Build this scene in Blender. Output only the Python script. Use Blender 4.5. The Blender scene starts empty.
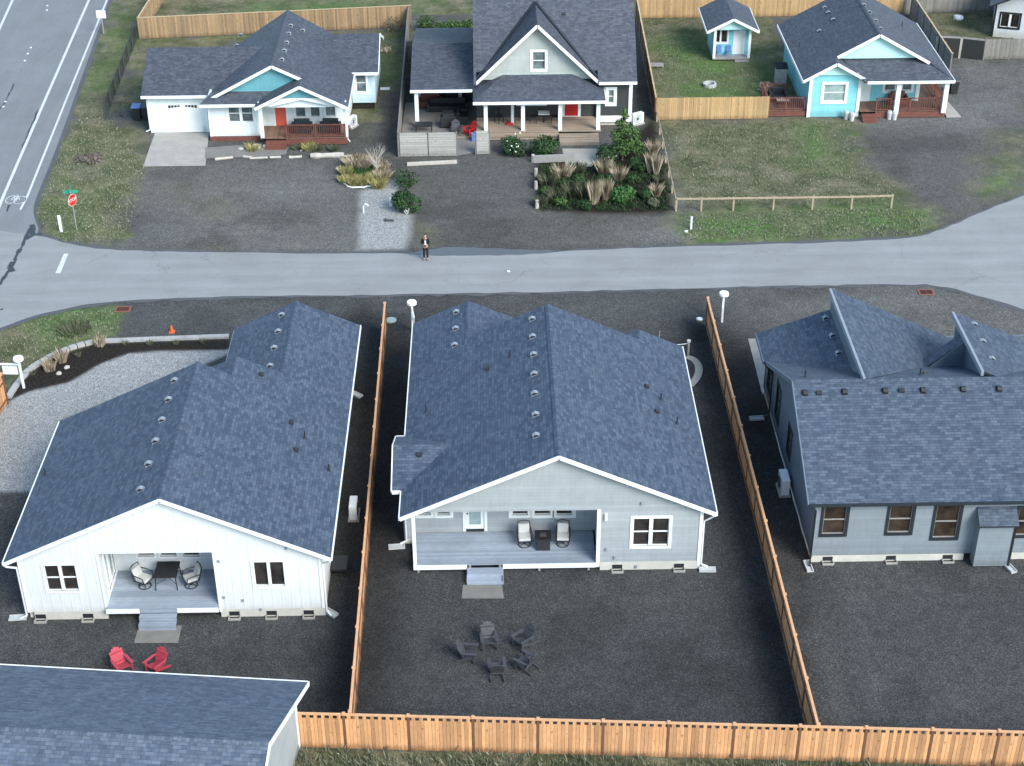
import bpy, bmesh, math, random
import numpy as np
from mathutils import Vector as V, Matrix
random.seed(7); np.random.seed(7)
R = math.radians
C = bpy.data.collections.new('scene'); 
S = bpy.context.scene
S.collection.children.link(C)

# ------------------------------------------------------------ camera, world, sun
F = 1600.0; PIT = R(32.26); H = 45.3; YAW = R(-0.75); ROLL = R(-0.4)
RM = Matrix.Rotation(YAW, 3, 'Z') @ Matrix.Rotation(math.pi/2-PIT, 3, 'X') @ Matrix.Rotation(ROLL, 3, 'Z')
cd = bpy.data.cameras.new('camera'); cam = bpy.data.objects.new('camera', cd); C.objects.link(cam)
cam.matrix_world = Matrix.Translation((0, 0, H)) @ RM.to_4x4()
cd.sensor_width = 36; cd.lens = 36*F/1024; cd.clip_start = 1; cd.clip_end = 3000
S.camera = cam
SUN_EL = R(38); SUN_AZ = R(139)          # azimuth measured clockwise from +Y (the view direction)
w = bpy.data.worlds.new('World'); S.world = w; w.use_nodes = True
nt = w.node_tree; bg = nt.nodes['Background']
sky = nt.nodes.new('ShaderNodeTexSky'); sky.sky_type = 'NISHITA'; sky.sun_disc = False
sky.sun_elevation = SUN_EL; sky.sun_rotation = SUN_AZ; sky.air_density = 1.0; sky.dust_density = 1.0
sky.ozone_density = 0.6
thin = nt.nodes.new('ShaderNodeHueSaturation'); thin.inputs['Saturation'].default_value = .95; thin.inputs['Value'].default_value = 1   # thin high cloud
tint = nt.nodes.new('ShaderNodeMix'); tint.data_type = 'RGBA'; tint.blend_type = 'MULTIPLY'; tint.inputs[0].default_value = 1; tint.inputs[7].default_value = (.9, 1.0, .98, 1)
nt.links.new(sky.outputs[0], thin.inputs['Color']); nt.links.new(thin.outputs[0], tint.inputs[6]); nt.links.new(tint.outputs[2], bg.inputs[0]); bg.inputs[1].default_value = 0.15
sl = bpy.data.lights.new('sun', 'SUN'); sl.energy = 2.0; sl.angle = R(30); sl.color = (1, .98, .92)
so = bpy.data.objects.new('sun', sl); C.objects.link(so)
sd = V((math.sin(SUN_AZ)*math.cos(SUN_EL), math.cos(SUN_AZ)*math.cos(SUN_EL), math.sin(SUN_EL)))
so.rotation_euler = sd.to_track_quat('Z', 'Y').to_euler(); so.location = (0, 0, 60)
S.view_settings.view_transform = 'Standard'; S.view_settings.look = 'None'
S.view_settings.exposure = 1.1; S.view_settings.gamma = 1.0
S.render.engine = 'CYCLES'; S.render.resolution_x = 1024; S.render.resolution_y = 766

# ------------------------------------------------------------ survey helpers (map readings to metres)
def ray(u, v): return RM @ V(((u-512)/F, -(v-383)/F, -1))
def at(u, v, z=0):
    d = ray(u, v); t = (z-H)/d.z; return V((t*d.x, t*d.y, z))
def aty(u, v, y):
    d = ray(u, v); t = y/d.y; return V((t*d.x, y, H+t*d.z))
def atx(u, v, x):
    d = ray(u, v); t = x/d.x; return V((x, t*d.y, H+t*d.z))
def atp(u, v, p, n):
    d = ray(u, v); o = V((0, 0, H)); t = (p-o).dot(n)/d.dot(n); return o+t*d

# ------------------------------------------------------------ materials
M = {}
class NT:
    def __init__(s, name):
        m = bpy.data.materials.new(name); m.use_nodes = True; s.m = m; s.t = m.node_tree; s.b = s.t.nodes['Principled BSDF']; M[name] = m
    def n(s, typ, **k):
        o = s.t.nodes.new(typ)
        for a, b in k.items():
            if a.startswith('_'): o.inputs[int(a[1:])].default_value = b
            else: setattr(o, a, b)
        return o
    def l(s, a, b): s.t.links.new(a, b)
    def ramp(s, fac, stops):
        r = s.t.nodes.new('ShaderNodeValToRGB'); e = r.color_ramp.elements
        while len(e) > 1: e.remove(e[-1])
        e[0].position = stops[0][0]; e[0].color = (*stops[0][1], 1)
        for p, c in stops[1:]:
            k = e.new(p); k.color = (*c, 1)
        s.l(fac, r.inputs[0]); return r.outputs[0]
    def mix(s, fac, a, b, blend='MIX'):
        r = s.t.nodes.new('ShaderNodeMix'); r.data_type = 'RGBA'; r.blend_type = blend
        for sock, val in ((r.inputs[0], fac), (r.inputs[6], a), (r.inputs[7], b)):
            if hasattr(val, 'is_output'): s.l(val, sock)
            elif sock == r.inputs[0]: sock.default_value = val
            else: sock.default_value = (*val, 1)
        return r.outputs[2]
    def noise(s, scale, detail=3, rough=.6, vec=None):
        r = s.t.nodes.new('ShaderNodeTexNoise'); r.inputs['Scale'].default_value = scale
        r.inputs['Detail'].default_value = detail; r.inputs['Roughness'].default_value = rough
        if vec is None: vec = s.coord()
        s.l(vec, r.inputs['Vector']); return r.outputs[0]
    def coord(s, which='Object'):
        if not hasattr(s, 'tc'): s.tc = s.t.nodes.new('ShaderNodeTexCoord')
        return s.tc.outputs[which]
    def scl(s, vec, x, y, z):
        r = s.t.nodes.new('ShaderNodeMapping'); s.l(vec, r.inputs[0]); r.inputs['Scale'].default_value = (x, y, z); return r.outputs[0]
    def bump(s, h, strength=.3, dist=.02):
        r = s.t.nodes.new('ShaderNodeBump'); r.inputs['Strength'].default_value = strength; r.inputs['Distance'].default_value = dist
        s.l(h, r.inputs['Height']); s.l(r.outputs[0], s.b.inputs['Normal'])
    def math(s, op, a, b=None, clamp=False):
        r = s.t.nodes.new('ShaderNodeMath'); r.operation = op; r.use_clamp = clamp
        for i, v in enumerate((a, b)):
            if v is None: continue
            if hasattr(v, 'is_output'): s.l(v, r.inputs[i])
            else: r.inputs[i].default_value = v
        return r.outputs[0]
def sc(c, k): return tuple(min(1, x*k) for x in c)
def mat(name, col, rough=.7, var=.12, scale=3, fine=.06, bump=0, metal=0, spec=None):
    t = NT(name); n1 = t.noise(scale, 4); n2 = t.noise(scale*14, 2)
    c = t.mix(1, t.ramp(n1, [(.3, sc(col, 1-var)), (.7, sc(col, 1+var))]), t.ramp(n2, [(.3, (1-fine,)*3), (.7, (1, 1, 1))]), 'MULTIPLY')
    t.l(c, t.b.inputs['Base Color']); t.b.inputs['Roughness'].default_value = rough; t.b.inputs['Metallic'].default_value = metal
    if spec is not None: t.b.inputs['Specular IOR Level'].default_value = spec
    if name == 'white_board':
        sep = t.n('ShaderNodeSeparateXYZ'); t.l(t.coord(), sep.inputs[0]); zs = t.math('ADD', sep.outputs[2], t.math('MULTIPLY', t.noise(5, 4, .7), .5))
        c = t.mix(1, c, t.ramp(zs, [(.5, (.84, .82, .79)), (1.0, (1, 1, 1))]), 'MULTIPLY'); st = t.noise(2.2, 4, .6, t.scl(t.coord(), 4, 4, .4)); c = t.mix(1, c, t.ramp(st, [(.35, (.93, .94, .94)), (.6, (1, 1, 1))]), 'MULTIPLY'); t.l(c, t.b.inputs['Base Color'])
    if bump: t.bump(n2, bump, .01)
    return t.m
def siding(name, col, course=.17, vertical=False, dirt=.1, rough=.6):
    t = NT(name); sep = t.n('ShaderNodeSeparateXYZ'); t.l(t.coord(), sep.inputs[0])
    if vertical: h = t.math('ADD', sep.outputs[0], sep.outputs[1])
    else: h = sep.outputs[2]
    fr = t.math('FRACT', t.math('DIVIDE', h, course))
    cid = t.math('FLOOR', t.math('DIVIDE', h, course))
    wn = t.n('ShaderNodeTexWhiteNoise', noise_dimensions='1D'); t.l(cid, wn.inputs['W'])
    line = t.ramp(fr, [(0, (.8,)*3), (.1, (1, 1, 1))])
    c = t.mix(1, t.ramp(t.noise(.9, 4), [(.3, sc(col, 1-dirt)), (.7, sc(col, 1+dirt*.5))]), line, 'MULTIPLY')
    c = t.mix(.06, c, wn.outputs[0], 'OVERLAY'); 
    st = t.noise(2.2, 4, .6, t.scl(t.coord(), 3, 3, .5))
    c = t.mix(1, c, t.ramp(st, [(.35, (.93, .93, .92)), (.6, (1, 1, 1))]), 'MULTIPLY')
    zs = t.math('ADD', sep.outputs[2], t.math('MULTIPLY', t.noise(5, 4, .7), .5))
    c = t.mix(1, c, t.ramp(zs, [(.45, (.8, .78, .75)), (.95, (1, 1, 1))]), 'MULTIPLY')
    t.l(c, t.b.inputs['Base Color']); t.b.inputs['Roughness'].default_value = rough
    t.bump(fr, .25, .012); return t.m
def shingle(name, dark, light, warm=None):
    t = NT(name); uv = t.coord('UV')
    b = t.n('ShaderNodeTexBrick', offset=.37, squash=1); t.l(uv, b.inputs['Vector'])
    b.inputs['Scale'].default_value = 1; b.inputs['Brick Width'].default_value = .31; b.inputs['Row Height'].default_value = .145
    b.inputs['Mortar Size'].default_value = .006; b.inputs['Bias'].default_value = -.1
    b.inputs['Color1'].default_value = (*dark, 1); b.inputs['Color2'].default_value = (*light, 1); b.inputs['Mortar'].default_value = (*sc(dark, .55), 1)
    b2 = t.n('ShaderNodeTexBrick', offset=.61, squash=1); t.l(uv, b2.inputs['Vector'])
    b2.inputs['Scale'].default_value = 1; b2.inputs['Brick Width'].default_value = .13; b2.inputs['Row Height'].default_value = .145
    b2.inputs['Mortar Size'].default_value = 0; b2.inputs['Color1'].default_value = (.74, .74, .74, 1); b2.inputs['Color2'].default_value = (1.0, 1.0, 1.0, 1)
    c = t.mix(1, b.outputs[0], b2.outputs[0], 'MULTIPLY')
    n2 = t.noise(55, 2, .5, uv); n1 = t.noise(.5, 4, .65, uv)
    c = t.mix(1, c, t.ramp(n2, [(.3, (.72, .72, .73)), (.7, (1.25, 1.24, 1.22))]), 'MULTIPLY')
    c = t.mix(1, c, t.ramp(n1, [(.3, (.95, .96, .97)), (.7, (1.05, 1.04, 1.03))]), 'MULTIPLY')
    st = t.noise(1.3, 3, .6, t.scl(uv, 2.5, .35, 1))
    c = t.mix(1, c, t.ramp(st, [(.35, (.92,)*3), (.65, (1.06,)*3)]), 'MULTIPLY')
    t.l(c, t.b.inputs['Base Color']); t.b.inputs['Roughness'].default_value = .7; t.b.inputs['Specular IOR Level'].default_value = .42
    sp = t.n('ShaderNodeSeparateXYZ'); t.l(uv, sp.inputs[0])
    fr = t.math('FRACT', t.math('DIVIDE', sp.outputs[1], .145))
    t.bump(t.math('SUBTRACT', 1.0, fr), .55, .012); return t.m
def boards(name, col, width=.14, var=.18, axis='u', rough=.75, along=.5):
    t = NT(name); uv = t.coord('UV'); sep = t.n('ShaderNodeSeparateXYZ'); t.l(uv, sep.inputs[0])
    h = sep.outputs[0] if axis == 'u' else sep.outputs[1]
    q = t.math('DIVIDE', h, width); fr = t.math('FRACT', q); cid = t.math('FLOOR', q)
    oi = t.n('ShaderNodeObjectInfo'); wn = t.n('ShaderNodeTexWhiteNoise', noise_dimensions='1D')
    t.l(t.math('ADD', cid, t.math('MULTIPLY', oi.outputs['Random'], 917)), wn.inputs['W'])
    c = t.ramp(wn.outputs[0], [(0, sc(col, 1-var)), (.5, col), (1, (min(1, col[0]*(1+var)), min(1, col[1]*(1+var*.8)), min(1, col[2]*(1+var*.6))))])
    gx = (14, 1.5, 1) if axis == 'u' else (1.5, 14, 1)
    g = t.noise(2, 4, .6, t.scl(uv, *gx))
    c = t.mix(1, c, t.ramp(g, [(.3, (.8, .78, .75)), (.7, (1.08, 1.06, 1.04))]), 'MULTIPLY')
    c = t.mix(1, c, t.ramp(fr, [(0, (.5,)*3), (.06, (1, 1, 1)), (.95, (1, 1, 1)), (1, (.6,)*3)]), 'MULTIPLY')
    big = t.noise(.6, 3, .6, t.scl(t.coord(), 1, 1, 1))
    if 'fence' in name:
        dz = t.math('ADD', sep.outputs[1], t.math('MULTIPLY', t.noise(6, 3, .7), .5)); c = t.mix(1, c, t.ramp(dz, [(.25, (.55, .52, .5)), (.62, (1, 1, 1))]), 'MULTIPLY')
        kn = t.noise(5, 2, .5, t.scl(uv, 1, .6, 1)); c = t.mix(1, c, t.ramp(kn, [(.27, (.6, .5, .42)), (.33, (1, 1, 1))]), 'MULTIPLY')
    c = t.mix(1, c, t.ramp(big, [(.3, (.86, .84, .82)), (.65, (1.04,)*3)]), 'MULTIPLY')
    t.l(c, t.b.inputs['Base Color']); t.b.inputs['Roughness'].default_value = rough; t.bump(fr, .2, .01); return t.m
def granular(name, cols, scale=22, patch=.35, patchamt=.12, bump=.6, speck=None, rough=.95):
    """loose stone: per-stone colours from a voronoi, speckles and soft patches"""
    t = NT(name); co = t.coord()
    v = t.n('ShaderNodeTexVoronoi'); v.inputs['Scale'].default_value = scale; t.l(co, v.inputs['Vector'])
    sp = t.n('ShaderNodeSeparateColor'); t.l(v.outputs['Color'], sp.inputs[0])
    c = t.ramp(sp.outputs[0], [(i/(len(cols)-1), k) for i, k in enumerate(cols)])
    c = t.mix(1, c, t.ramp(v.outputs['Distance'], [(.3, (1, 1, 1)), (.7, (.6,)*3)]), 'MULTIPLY')
    c = t.mix(1, c, t.ramp(t.noise(patch, 5, .65), [(.3, (1-patchamt,)*3), (.7, (1+patchamt,)*3)]), 'MULTIPLY')
    c = t.mix(1, c, t.ramp(t.noise(3.5, 4, .7), [(.3, (.88,)*3), (.7, (1.12,)*3)]), 'MULTIPLY')
    t.l(c, t.b.inputs['Base Color']); t.b.inputs['Roughness'].default_value = rough; t.b.inputs['Specular IOR Level'].default_value = .25
    t.bump(v.outputs['Distance'], bump, .02); return t.m
def glassy(name, col, rough=.08, var=.5):
    t = NT(name); n = t.noise(1.3, 3)
    t.l(t.ramp(n, [(.35, sc(col, 1-var)), (.65, sc(col, 1+var))]), t.b.inputs['Base Color'])
    t.b.inputs['Roughness'].default_value = rough; t.b.inputs['Specular IOR Level'].default_value = .6; return t.m
def leafmat(name, a, b):
    t = NT(name); g = t.n('ShaderNodeNewGeometry')
    t.l(t.ramp(g.outputs['Random Per Island'], [(0, a), (1, b)]), t.b.inputs['Base Color']); t.b.inputs['Roughness'].default_value = .7
    t.b.inputs['Specular IOR Level'].default_value = .2; return t.m

shingle('shingle_blue', (.048, .07, .114), (.10, .128, .176))
shingle('shingle_grey', (.058, .066, .09), (.10, .112, .14))
shingle('shingle_light', (.05, .072, .112), (.102, .13, .178))
shingle('shingle_near_sheen', (.075, .1, .145), (.14, .172, .225))  # lighter copy: roof sheen of the near building put into the colour
mat('white_trim', (.8, .82, .82), .5, .03, 1.5, .03)
mat('white_metal', (.74, .76, .77), .45, .04, 2, .04)
mat('vent_metal', (.27, .3, .34), .45, .1, 3, .1)
mat('black_plastic', (.02, .022, .025), .6)
mat('black_metal', (.015, .016, .018), .45)
mat('dark_trim', (.018, .025, .032), .55)
mat('concrete', (.36, .34, .31), .9, .12, 1.2, .15, bump=.3)
mat('concrete_dark', (.2, .19, .175), .9, .14, 1.2, .15, bump=.3)
mat('foundation', (.55, .53, .48), .9, .1, 1.5, .1, bump=.2)
mat('cushion', (.5, .5, .49), .9, .05, 4)
mat('red_plastic', (.46, .055, .08), .5, .1, 3); mat('red_paint', (.55, .02, .02), .45); mat('coral_paint', (.72, .12, .08), .5)
mat('grey_plastic', (.055, .058, .066), .6, .15, 3)
mat('white_plastic', (.75, .78, .78), .4, .03)
mat('orange', (.85, .12, .03), .5); mat('green_sign', (.02, .3, .2), .5); mat('blue_plastic', (.12, .22, .5), .5)
mat('line_paint', (.66, .68, .68), .8, .12, 4, .35); mat('tar', (.035, .04, .048), .6, .2, 2)
mat('skin', (.5, .3, .22), .6); mat('black_cloth', (.012, .013, .016), .9); mat('white_cloth', (.75, .75, .76), .9); mat('hair', (.03, .02, .015), .8)
mat('wood_stain_red', (.17, .06, .045), .7, .2, 3, .2); mat('wood_grey', (.3, .29, .28), .85, .15, 3, .2)
mat('wood_fresh', (.46, .27, .13), .8, .15, 2, .2); mat('wood_orange', (.43, .19, .075), .75, .18, 2, .2); mat('driftwood', (.5, .46, .41), .9, .15, 3, .2)
mat('rock', (.28, .27, .25), .9, .3, 2, .3, bump=.5); mat('stone_block', (.4, .39, .38), .9, .2, 2, .2, bump=.4)
mat('bark', (.12, .09, .065), .9, .3, 4, .3); mat('crawl_shade', (.03, .024, .02), 1, .4, 3, .5, bump=.8)
siding('siding_grey', (.355, .385, .41), .18); siding('siding_white', (.8, .82, .84), .4, True, .04)
siding('siding_slate', (.225, .26, .295), .18); siding('siding_slate_shaded', (.13, .17, .215), .18)  # darker slate copy carries the shade of left-facing and roof walls in its colour
siding('siding_paleblue', (.52, .66, .72), .18); siding('siding_white_lap', (.76, .82, .84), .2)
siding('siding_teal', (.13, .36, .42), .18); siding('siding_turq', (.24, .60, .69), .2); siding('siding_mint', (.5, .78, .78), .2)
siding('siding_char', (.045, .05, .052), .35, True); siding('siding_sage', (.42, .45, .44), .2); siding('siding_white2', (.7, .72, .74), .25)
boards('deck_blue', (.30, .36, .45), .14, .16, 'v', .6); boards('deck_brown', (.2, .12, .09), .14, .25, 'u'); boards('deck_tan', (.33, .27, .22), .14, .25, 'v'); boards('deck_grey', (.36, .36, .36), .14, .25, 'v')
boards('fence_orange', (.62, .335, .17), .14, .32); boards('fence_fresh', (.50, .34, .175), .14, .2); boards('fence_old', (.2, .13, .085), .14, .3)
boards('fence_tan', (.36, .25, .145), .14, .3); boards('fence_grey', (.24, .235, .225), .14, .2); boards('fence_white', (.42, .42, .41), .16, .12, 'v')
glassy('glass_dark', (.03, .026, .024)); glassy('glass_brown', (.04, .028, .02)); glassy('glass_pale', (.28, .36, .36), .15, .2); glassy('glass_grey', (.12, .15, .16))
leafmat('leaf_dark', (.012, .035, .014), (.05, .10, .035)); leafmat('leaf_mid', (.03, .07, .02), (.10, .17, .05)); leafmat('leaf_green', (.02, .07, .02), (.07, .16, .045))
leafmat('leaf_yellow', (.22, .2, .08), (.42, .38, .17)); leafmat('leaf_dry', (.22, .18, .12), (.56, .47, .35)); leafmat('leaf_olive', (.06, .075, .045), (.17, .175, .11))
leafmat('blade', (.07, .09, .05), (.33, .34, .24)); leafmat('twig', (.1, .08, .07), (.2, .17, .15)); leafmat('flower', (.6, .6, .58), (.85, .85, .82))

# ------------------------------------------------------------ mesh builder
class MB:
    def __init__(s): s.v = []; s.f = []; s.m = []; s.uv = {}
    def add(s, pts, faces, m=0, uvs=None):
        b = len(s.v); s.v += [V(p) for p in pts]
        for i, f in enumerate(faces):
            s.f.append([b+k for k in f]); s.m.append(m)
            if uvs: s.uv[len(s.f)-1] = uvs[i]
        return s
    def box(s, x0, x1, y0, y1, z0, z1, m=0):
        if x0 > x1: x0, x1 = x1, x0
        if y0 > y1: y0, y1 = y1, y0
        p = [(x0,y0,z0),(x1,y0,z0),(x1,y1,z0),(x0,y1,z0),(x0,y0,z1),(x1,y0,z1),(x1,y1,z1),(x0,y1,z1)]
        return s.add(p, [(3,2,1,0),(4,5,6,7),(0,1,5,4),(1,2,6,5),(2,3,7,6),(3,0,4,7)], m)
    def ext(s, poly, vec, m=0, mside=None, top_uv=None):
        poly = [V(p) for p in poly]; vec = V(vec); n = len(poly)
        nrm = V((0,0,0))
        for i in range(n): nrm += poly[i].cross(poly[(i+1) % n])
        if nrm.dot(vec) > 0: poly = poly[::-1]
        b = len(s.v); s.v += poly + [p+vec for p in poly]
        s.f.append([b+i for i in range(n)]); s.m.append(m)
        if top_uv: s.uv[len(s.f)-1] = [top_uv(p) for p in poly]
        ms = m if mside is None else mside
        s.f.append([b+n+i for i in range(n)][::-1]); s.m.append(ms)
        for i in range(n):
            j = (i+1) % n; s.f.append([b+i, b+n+i, b+n+j, b+j]); s.m.append(ms)
        return s
    def beam(s, p0, p1, w, h, up=(0,0,1), m=0):
        p0, p1 = V(p0), V(p1); d = (p1-p0).normalized(); up = V(up); side = d.cross(up)
        if side.length < 1e-4: side = d.cross(V((1,0,0)))
        side.normalize(); u = side.cross(d).normalized(); a = side*w/2; b = u*h/2
        return s.ext([p0-a-b, p0+a-b, p0+a+b, p0-a+b], p1-p0, m)
    def tube(s, pts, rad, seg=8, m=0, cap=True):
        pts = [V(p) for p in pts]; n = len(pts); rad = rad if hasattr(rad, '__len__') else [rad]*n; b = len(s.v)
        for i, p in enumerate(pts):
            d = (pts[min(i+1, n-1)]-pts[max(i-1, 0)]).normalized()
            a = d.cross(V((0,0,1)) if abs(d.z) < .9 else V((1,0,0))).normalized(); c = d.cross(a)
            for k in range(seg):
                t = 2*math.pi*k/seg; s.v.append(p+(a*math.cos(t)+c*math.sin(t))*rad[i])
        for i in range(n-1):
            for k in range(seg):
                s.f.append([b+i*seg+k, b+i*seg+(k+1) % seg, b+(i+1)*seg+(k+1) % seg, b+(i+1)*seg+k]); s.m.append(m)
        if cap:
            s.f.append([b+k for k in range(seg)][::-1]); s.m.append(m); s.f.append([b+(n-1)*seg+k for k in range(seg)]); s.m.append(m)
        return s
    def ring(s, c, r, t, seg=20, m=0, ax='z'):
        c = V(c); pts = []
        for k in range(seg+1):
            a = 2*math.pi*k/seg; q = V((math.cos(a)*r, math.sin(a)*r, 0))
            pts.append(c+q)
        return s.tube(pts, t, 6, m, False)
    def islands(s):
        par = list(range(len(s.v)))
        def find(a):
            while par[a] != a: par[a] = par[par[a]]; a = par[a]
            return a
        for f in s.f:
            for k in f[1:]: par[find(k)] = find(f[0])
        fr = [find(f[0]) for f in s.f]; bb = {}
        for i, p in enumerate(s.v):
            r = find(i); b = bb.setdefault(r, [p.copy(), p.copy()])
            for k in range(3): b[0][k] = min(b[0][k], p[k]); b[1][k] = max(b[1][k], p[k])
        ks = list(bb); g = {k: k for k in ks}
        def fg(a):
            while g[a] != a: a = g[a]
            return a
        for i, a in enumerate(ks):
            for b in ks[i+1:]:
                if fg(a) != fg(b) and all(bb[a][0][k] <= bb[b][1][k]+.012 and bb[b][0][k] <= bb[a][1][k]+.012 for k in range(3)): g[fg(b)] = fg(a)
        out = {}
        for i, r in enumerate(fr): out.setdefault(fg(r), []).append(i)
        return list(out.values())
    def build(s, name, mats, parent=None, local=False, smooth=False, bevel=0):
        if name in SPLIT and parent is not None:
            isl = s.islands()
            if len(isl) > 1:
                for fs in isl:
                    q = MB(); mp = {}
                    for fi in fs:
                        nf = []
                        for k in s.f[fi]:
                            if k not in mp: mp[k] = len(q.v); q.v.append(s.v[k])
                            nf.append(mp[k])
                        q.f.append(nf); q.m.append(s.m[fi])
                        if fi in s.uv: q.uv[len(q.f)-1] = s.uv[fi]
                    o = q.build(name+' ', mats, parent, local, smooth, bevel); o.name = name; o.data.name = name
                return o
        me = bpy.data.meshes.new(name)
        if not isinstance(mats, (list, tuple)): mats = [mats]
        vs = s.v
        if parent is not None and not local:
            inv = worldm(parent).inverted(); vs = [inv @ p for p in vs]
        me.from_pydata([tuple(p) for p in vs], [], s.f)
        for q in mats: me.materials.append(M[q])
        uvl = me.uv_layers.new(name='UVMap')
        data = np.zeros(len(me.loops)*2, dtype=np.float32); li = 0
        for i, p in enumerate(me.polygons):
            p.material_index = s.m[i]; p.use_smooth = smooth
            if i in s.uv: co = s.uv[i]
            else:
                n = p.normal; pts = [me.vertices[k].co for k in p.vertices]
                if abs(n.z) > .7: co = [(q.x, q.y) for q in pts]
                elif abs(n.y) > abs(n.x): co = [(q.x, q.z) for q in pts]
                else: co = [(q.y, q.z) for q in pts]
            for c_ in co: data[li*2] = c_[0]; data[li*2+1] = c_[1]; li += 1
        uvl.data.foreach_set('uv', data)
        o = bpy.data.objects.new(name, me); C.objects.link(o)
        if parent is not None: o.parent = parent
        if bevel:
            bv = o.modifiers.new('bevel', 'BEVEL'); bv.width = bevel; bv.segments = 2; bv.limit_method = 'ANGLE'
        return o
SPLIT = {'corner_trim','deck_post','wall_outlet','deck_fascia','rake_board','door_frame','door_lights','deck_skirt','side_wall','foundation_wall','gable_wall','porch_wall','wall_split'}
def worldm(o):
    m = Matrix.Translation(o.location) @ o.rotation_euler.to_matrix().to_4x4()
    return worldm(o.parent) @ m if o.parent else m
def tag(o, label=None, cat=None, group=None, kind=None):
    if label: o['label'] = label
    if cat: o['category'] = cat
    if group: o['group'] = group
    if kind: o['kind'] = kind
    return o
def thing(name, label, cat, loc=(0,0,0), rz=0, group=None):
    o = bpy.data.objects.new(name, None); C.objects.link(o); o.location = loc; o.rotation_euler = (0,0,rz)
    o.empty_display_size = .3; return tag(o, label, cat, group)
kids = {}
def children(o): return [c for c in C.objects if c.parent == o]
def copy_tree(o, parent=None):
    c = o.copy(); C.objects.link(c)
    if parent is not None: c.parent = parent
    for ch in children(o): copy_tree(ch, c)
    return c
def copy_at(o, loc, rz, label, group=None):
    c = copy_tree(o); c.location = loc; c.rotation_euler = (0,0,rz); c['label'] = label
    if group: c['group'] = group
    return c
X = V((1,0,0)); Yv = V((0,1,0)); Z = V((0,0,1))

# ------------------------------------------------------------ ground with soft cover masks
def vnoise(x, y, s, seed):
    r = np.random.RandomState(seed); g = r.rand(256, 256)
    X_ = x/s; Y_ = y/s; xi = np.floor(X_).astype(int); yi = np.floor(Y_).astype(int); fx = X_-xi; fy = Y_-yi
    fx = fx*fx*(3-2*fx); fy = fy*fy*(3-2*fy); a = lambda i, j: g[(xi+i) % 256, (yi+j) % 256]
    return (a(0,0)*(1-fx)+a(1,0)*fx)*(1-fy)+(a(0,1)*(1-fx)+a(1,1)*fx)*fy
def fbm(x, y, s, seed): return sum(vnoise(x, y, s/2**k, seed+k)*.5**(k+1) for k in range(4))/.9375
def polymask(x, y, px, soft=.5, wob=.6, world=False, seed=3):
    P_ = [(p if world else tuple(at(*p)[:2])) for p in px]; n = len(P_)
    ins = np.zeros(x.shape, bool); dist = np.full(x.shape, 1e9)
    for i in range(n):
        (x0, y0), (x1, y1) = P_[i][:2], P_[(i+1) % n][:2]
        c = ((y0 > y) != (y1 > y)) & (x < (x1-x0)*(y-y0)/((y1-y0) if y1 != y0 else 1e-9)+x0); ins ^= c
        dx, dy = x1-x0, y1-y0; L = dx*dx+dy*dy+1e-9; t = np.clip(((x-x0)*dx+(y-y0)*dy)/L, 0, 1)
        dist = np.minimum(dist, np.hypot(x-x0-t*dx, y-y0-t*dy))
    sdv = np.where(ins, dist, -dist)+(fbm(x, y, 1.6, seed)-.5)*2*wob
    return np.clip(sdv/soft*.5+.5, 0, 1)
GS = .25
gx = np.arange(-64, 64.01, GS); gy = np.arange(36, 162.01, GS); nx, ny = len(gx), len(gy)
GX, GY = np.meshgrid(gx, gy); gxf, gyf = GX.ravel(), GY.ravel()
me = bpy.data.meshes.new('ground')
vv = np.stack([gxf, gyf, np.zeros_like(gxf)], 1).astype(np.float32)
idx = np.arange(nx*ny).reshape(ny, nx)
q = np.stack([idx[:-1,:-1], idx[:-1,1:], idx[1:,1:], idx[1:,:-1]], -1).reshape(-1, 4)
me.vertices.add(len(vv)); me.vertices.foreach_set('co', vv.ravel())
me.loops.add(q.size); me.loops.foreach_set('vertex_index', q.ravel().astype(np.int32))
me.polygons.add(len(q)); me.polygons.foreach_set('loop_start', (np.arange(len(q))*4).astype(np.int32)); me.polygons.foreach_set('loop_total', np.full(len(q), 4, np.int32))
me.update(calc_edges=True)
cover = np.zeros((nx*ny, 4), np.float32); cover[:, 3] = 1
tone = np.ones(nx*ny)
n1 = fbm(gxf, gyf, 6, 11); n2 = fbm(gxf, gyf, 2.2, 21); n3 = fbm(gxf, gyf, 12, 31)
def pm(px, **k): return polymask(gxf, gyf, px, **k)
def contrast(n, c, w_): return np.clip((n-c)/w_+.5, 0, 1)
# grass (r): 0..1
g = np.zeros(nx*ny)
corner = pm([(105,-8),(152,-8),(140,35),(112,118),(150,128),(148,165),(128,200),(122,249),(95,249),(60,243),(35,218),(38,190),(60,140),(82,80)], soft=1.5, wob=1.5)
g = np.maximum(g, corner*(.55+.45*contrast(n2, .5, .3)))
g = np.maximum(g, pm([(100,-60),(650,-60),(650,2),(640,14),(400,14),(150,22),(135,25)], soft=.4, wob=.2))           # yards behind
g = np.maximum(g, pm([(145,38),(410,30),(400,90),(380,90),(380,120),(345,125),(345,60),(235,40),(222,48),(150,48),(146,100),(112,112),(135,60)], soft=1, wob=1)*(.6+.4*contrast(n2,.5,.4)))
g = np.maximum(g, pm([(640,14),(770,14),(772,30),(805,100),(770,100),(655,97)], soft=.3, wob=.2))
g = np.maximum(g, pm([(655,119),(770,119),(860,116),(850,135),(865,165),(905,190),(930,215),(925,236),(866,240),(760,245),(684,246),(676,205)], soft=2.0, wob=1.6)*(.75+.25*contrast(n2,.45,.3)))
g = np.maximum(g, pm([(985,130),(1040,130),(1040,185),(1010,200),(975,205),(965,195)], soft=2.5, wob=2)*.6)
g = np.maximum(g, pm([(905,-10),(1040,-10),(1040,45),(985,38),(935,35)], soft=.6, wob=.4)*.9)
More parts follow.
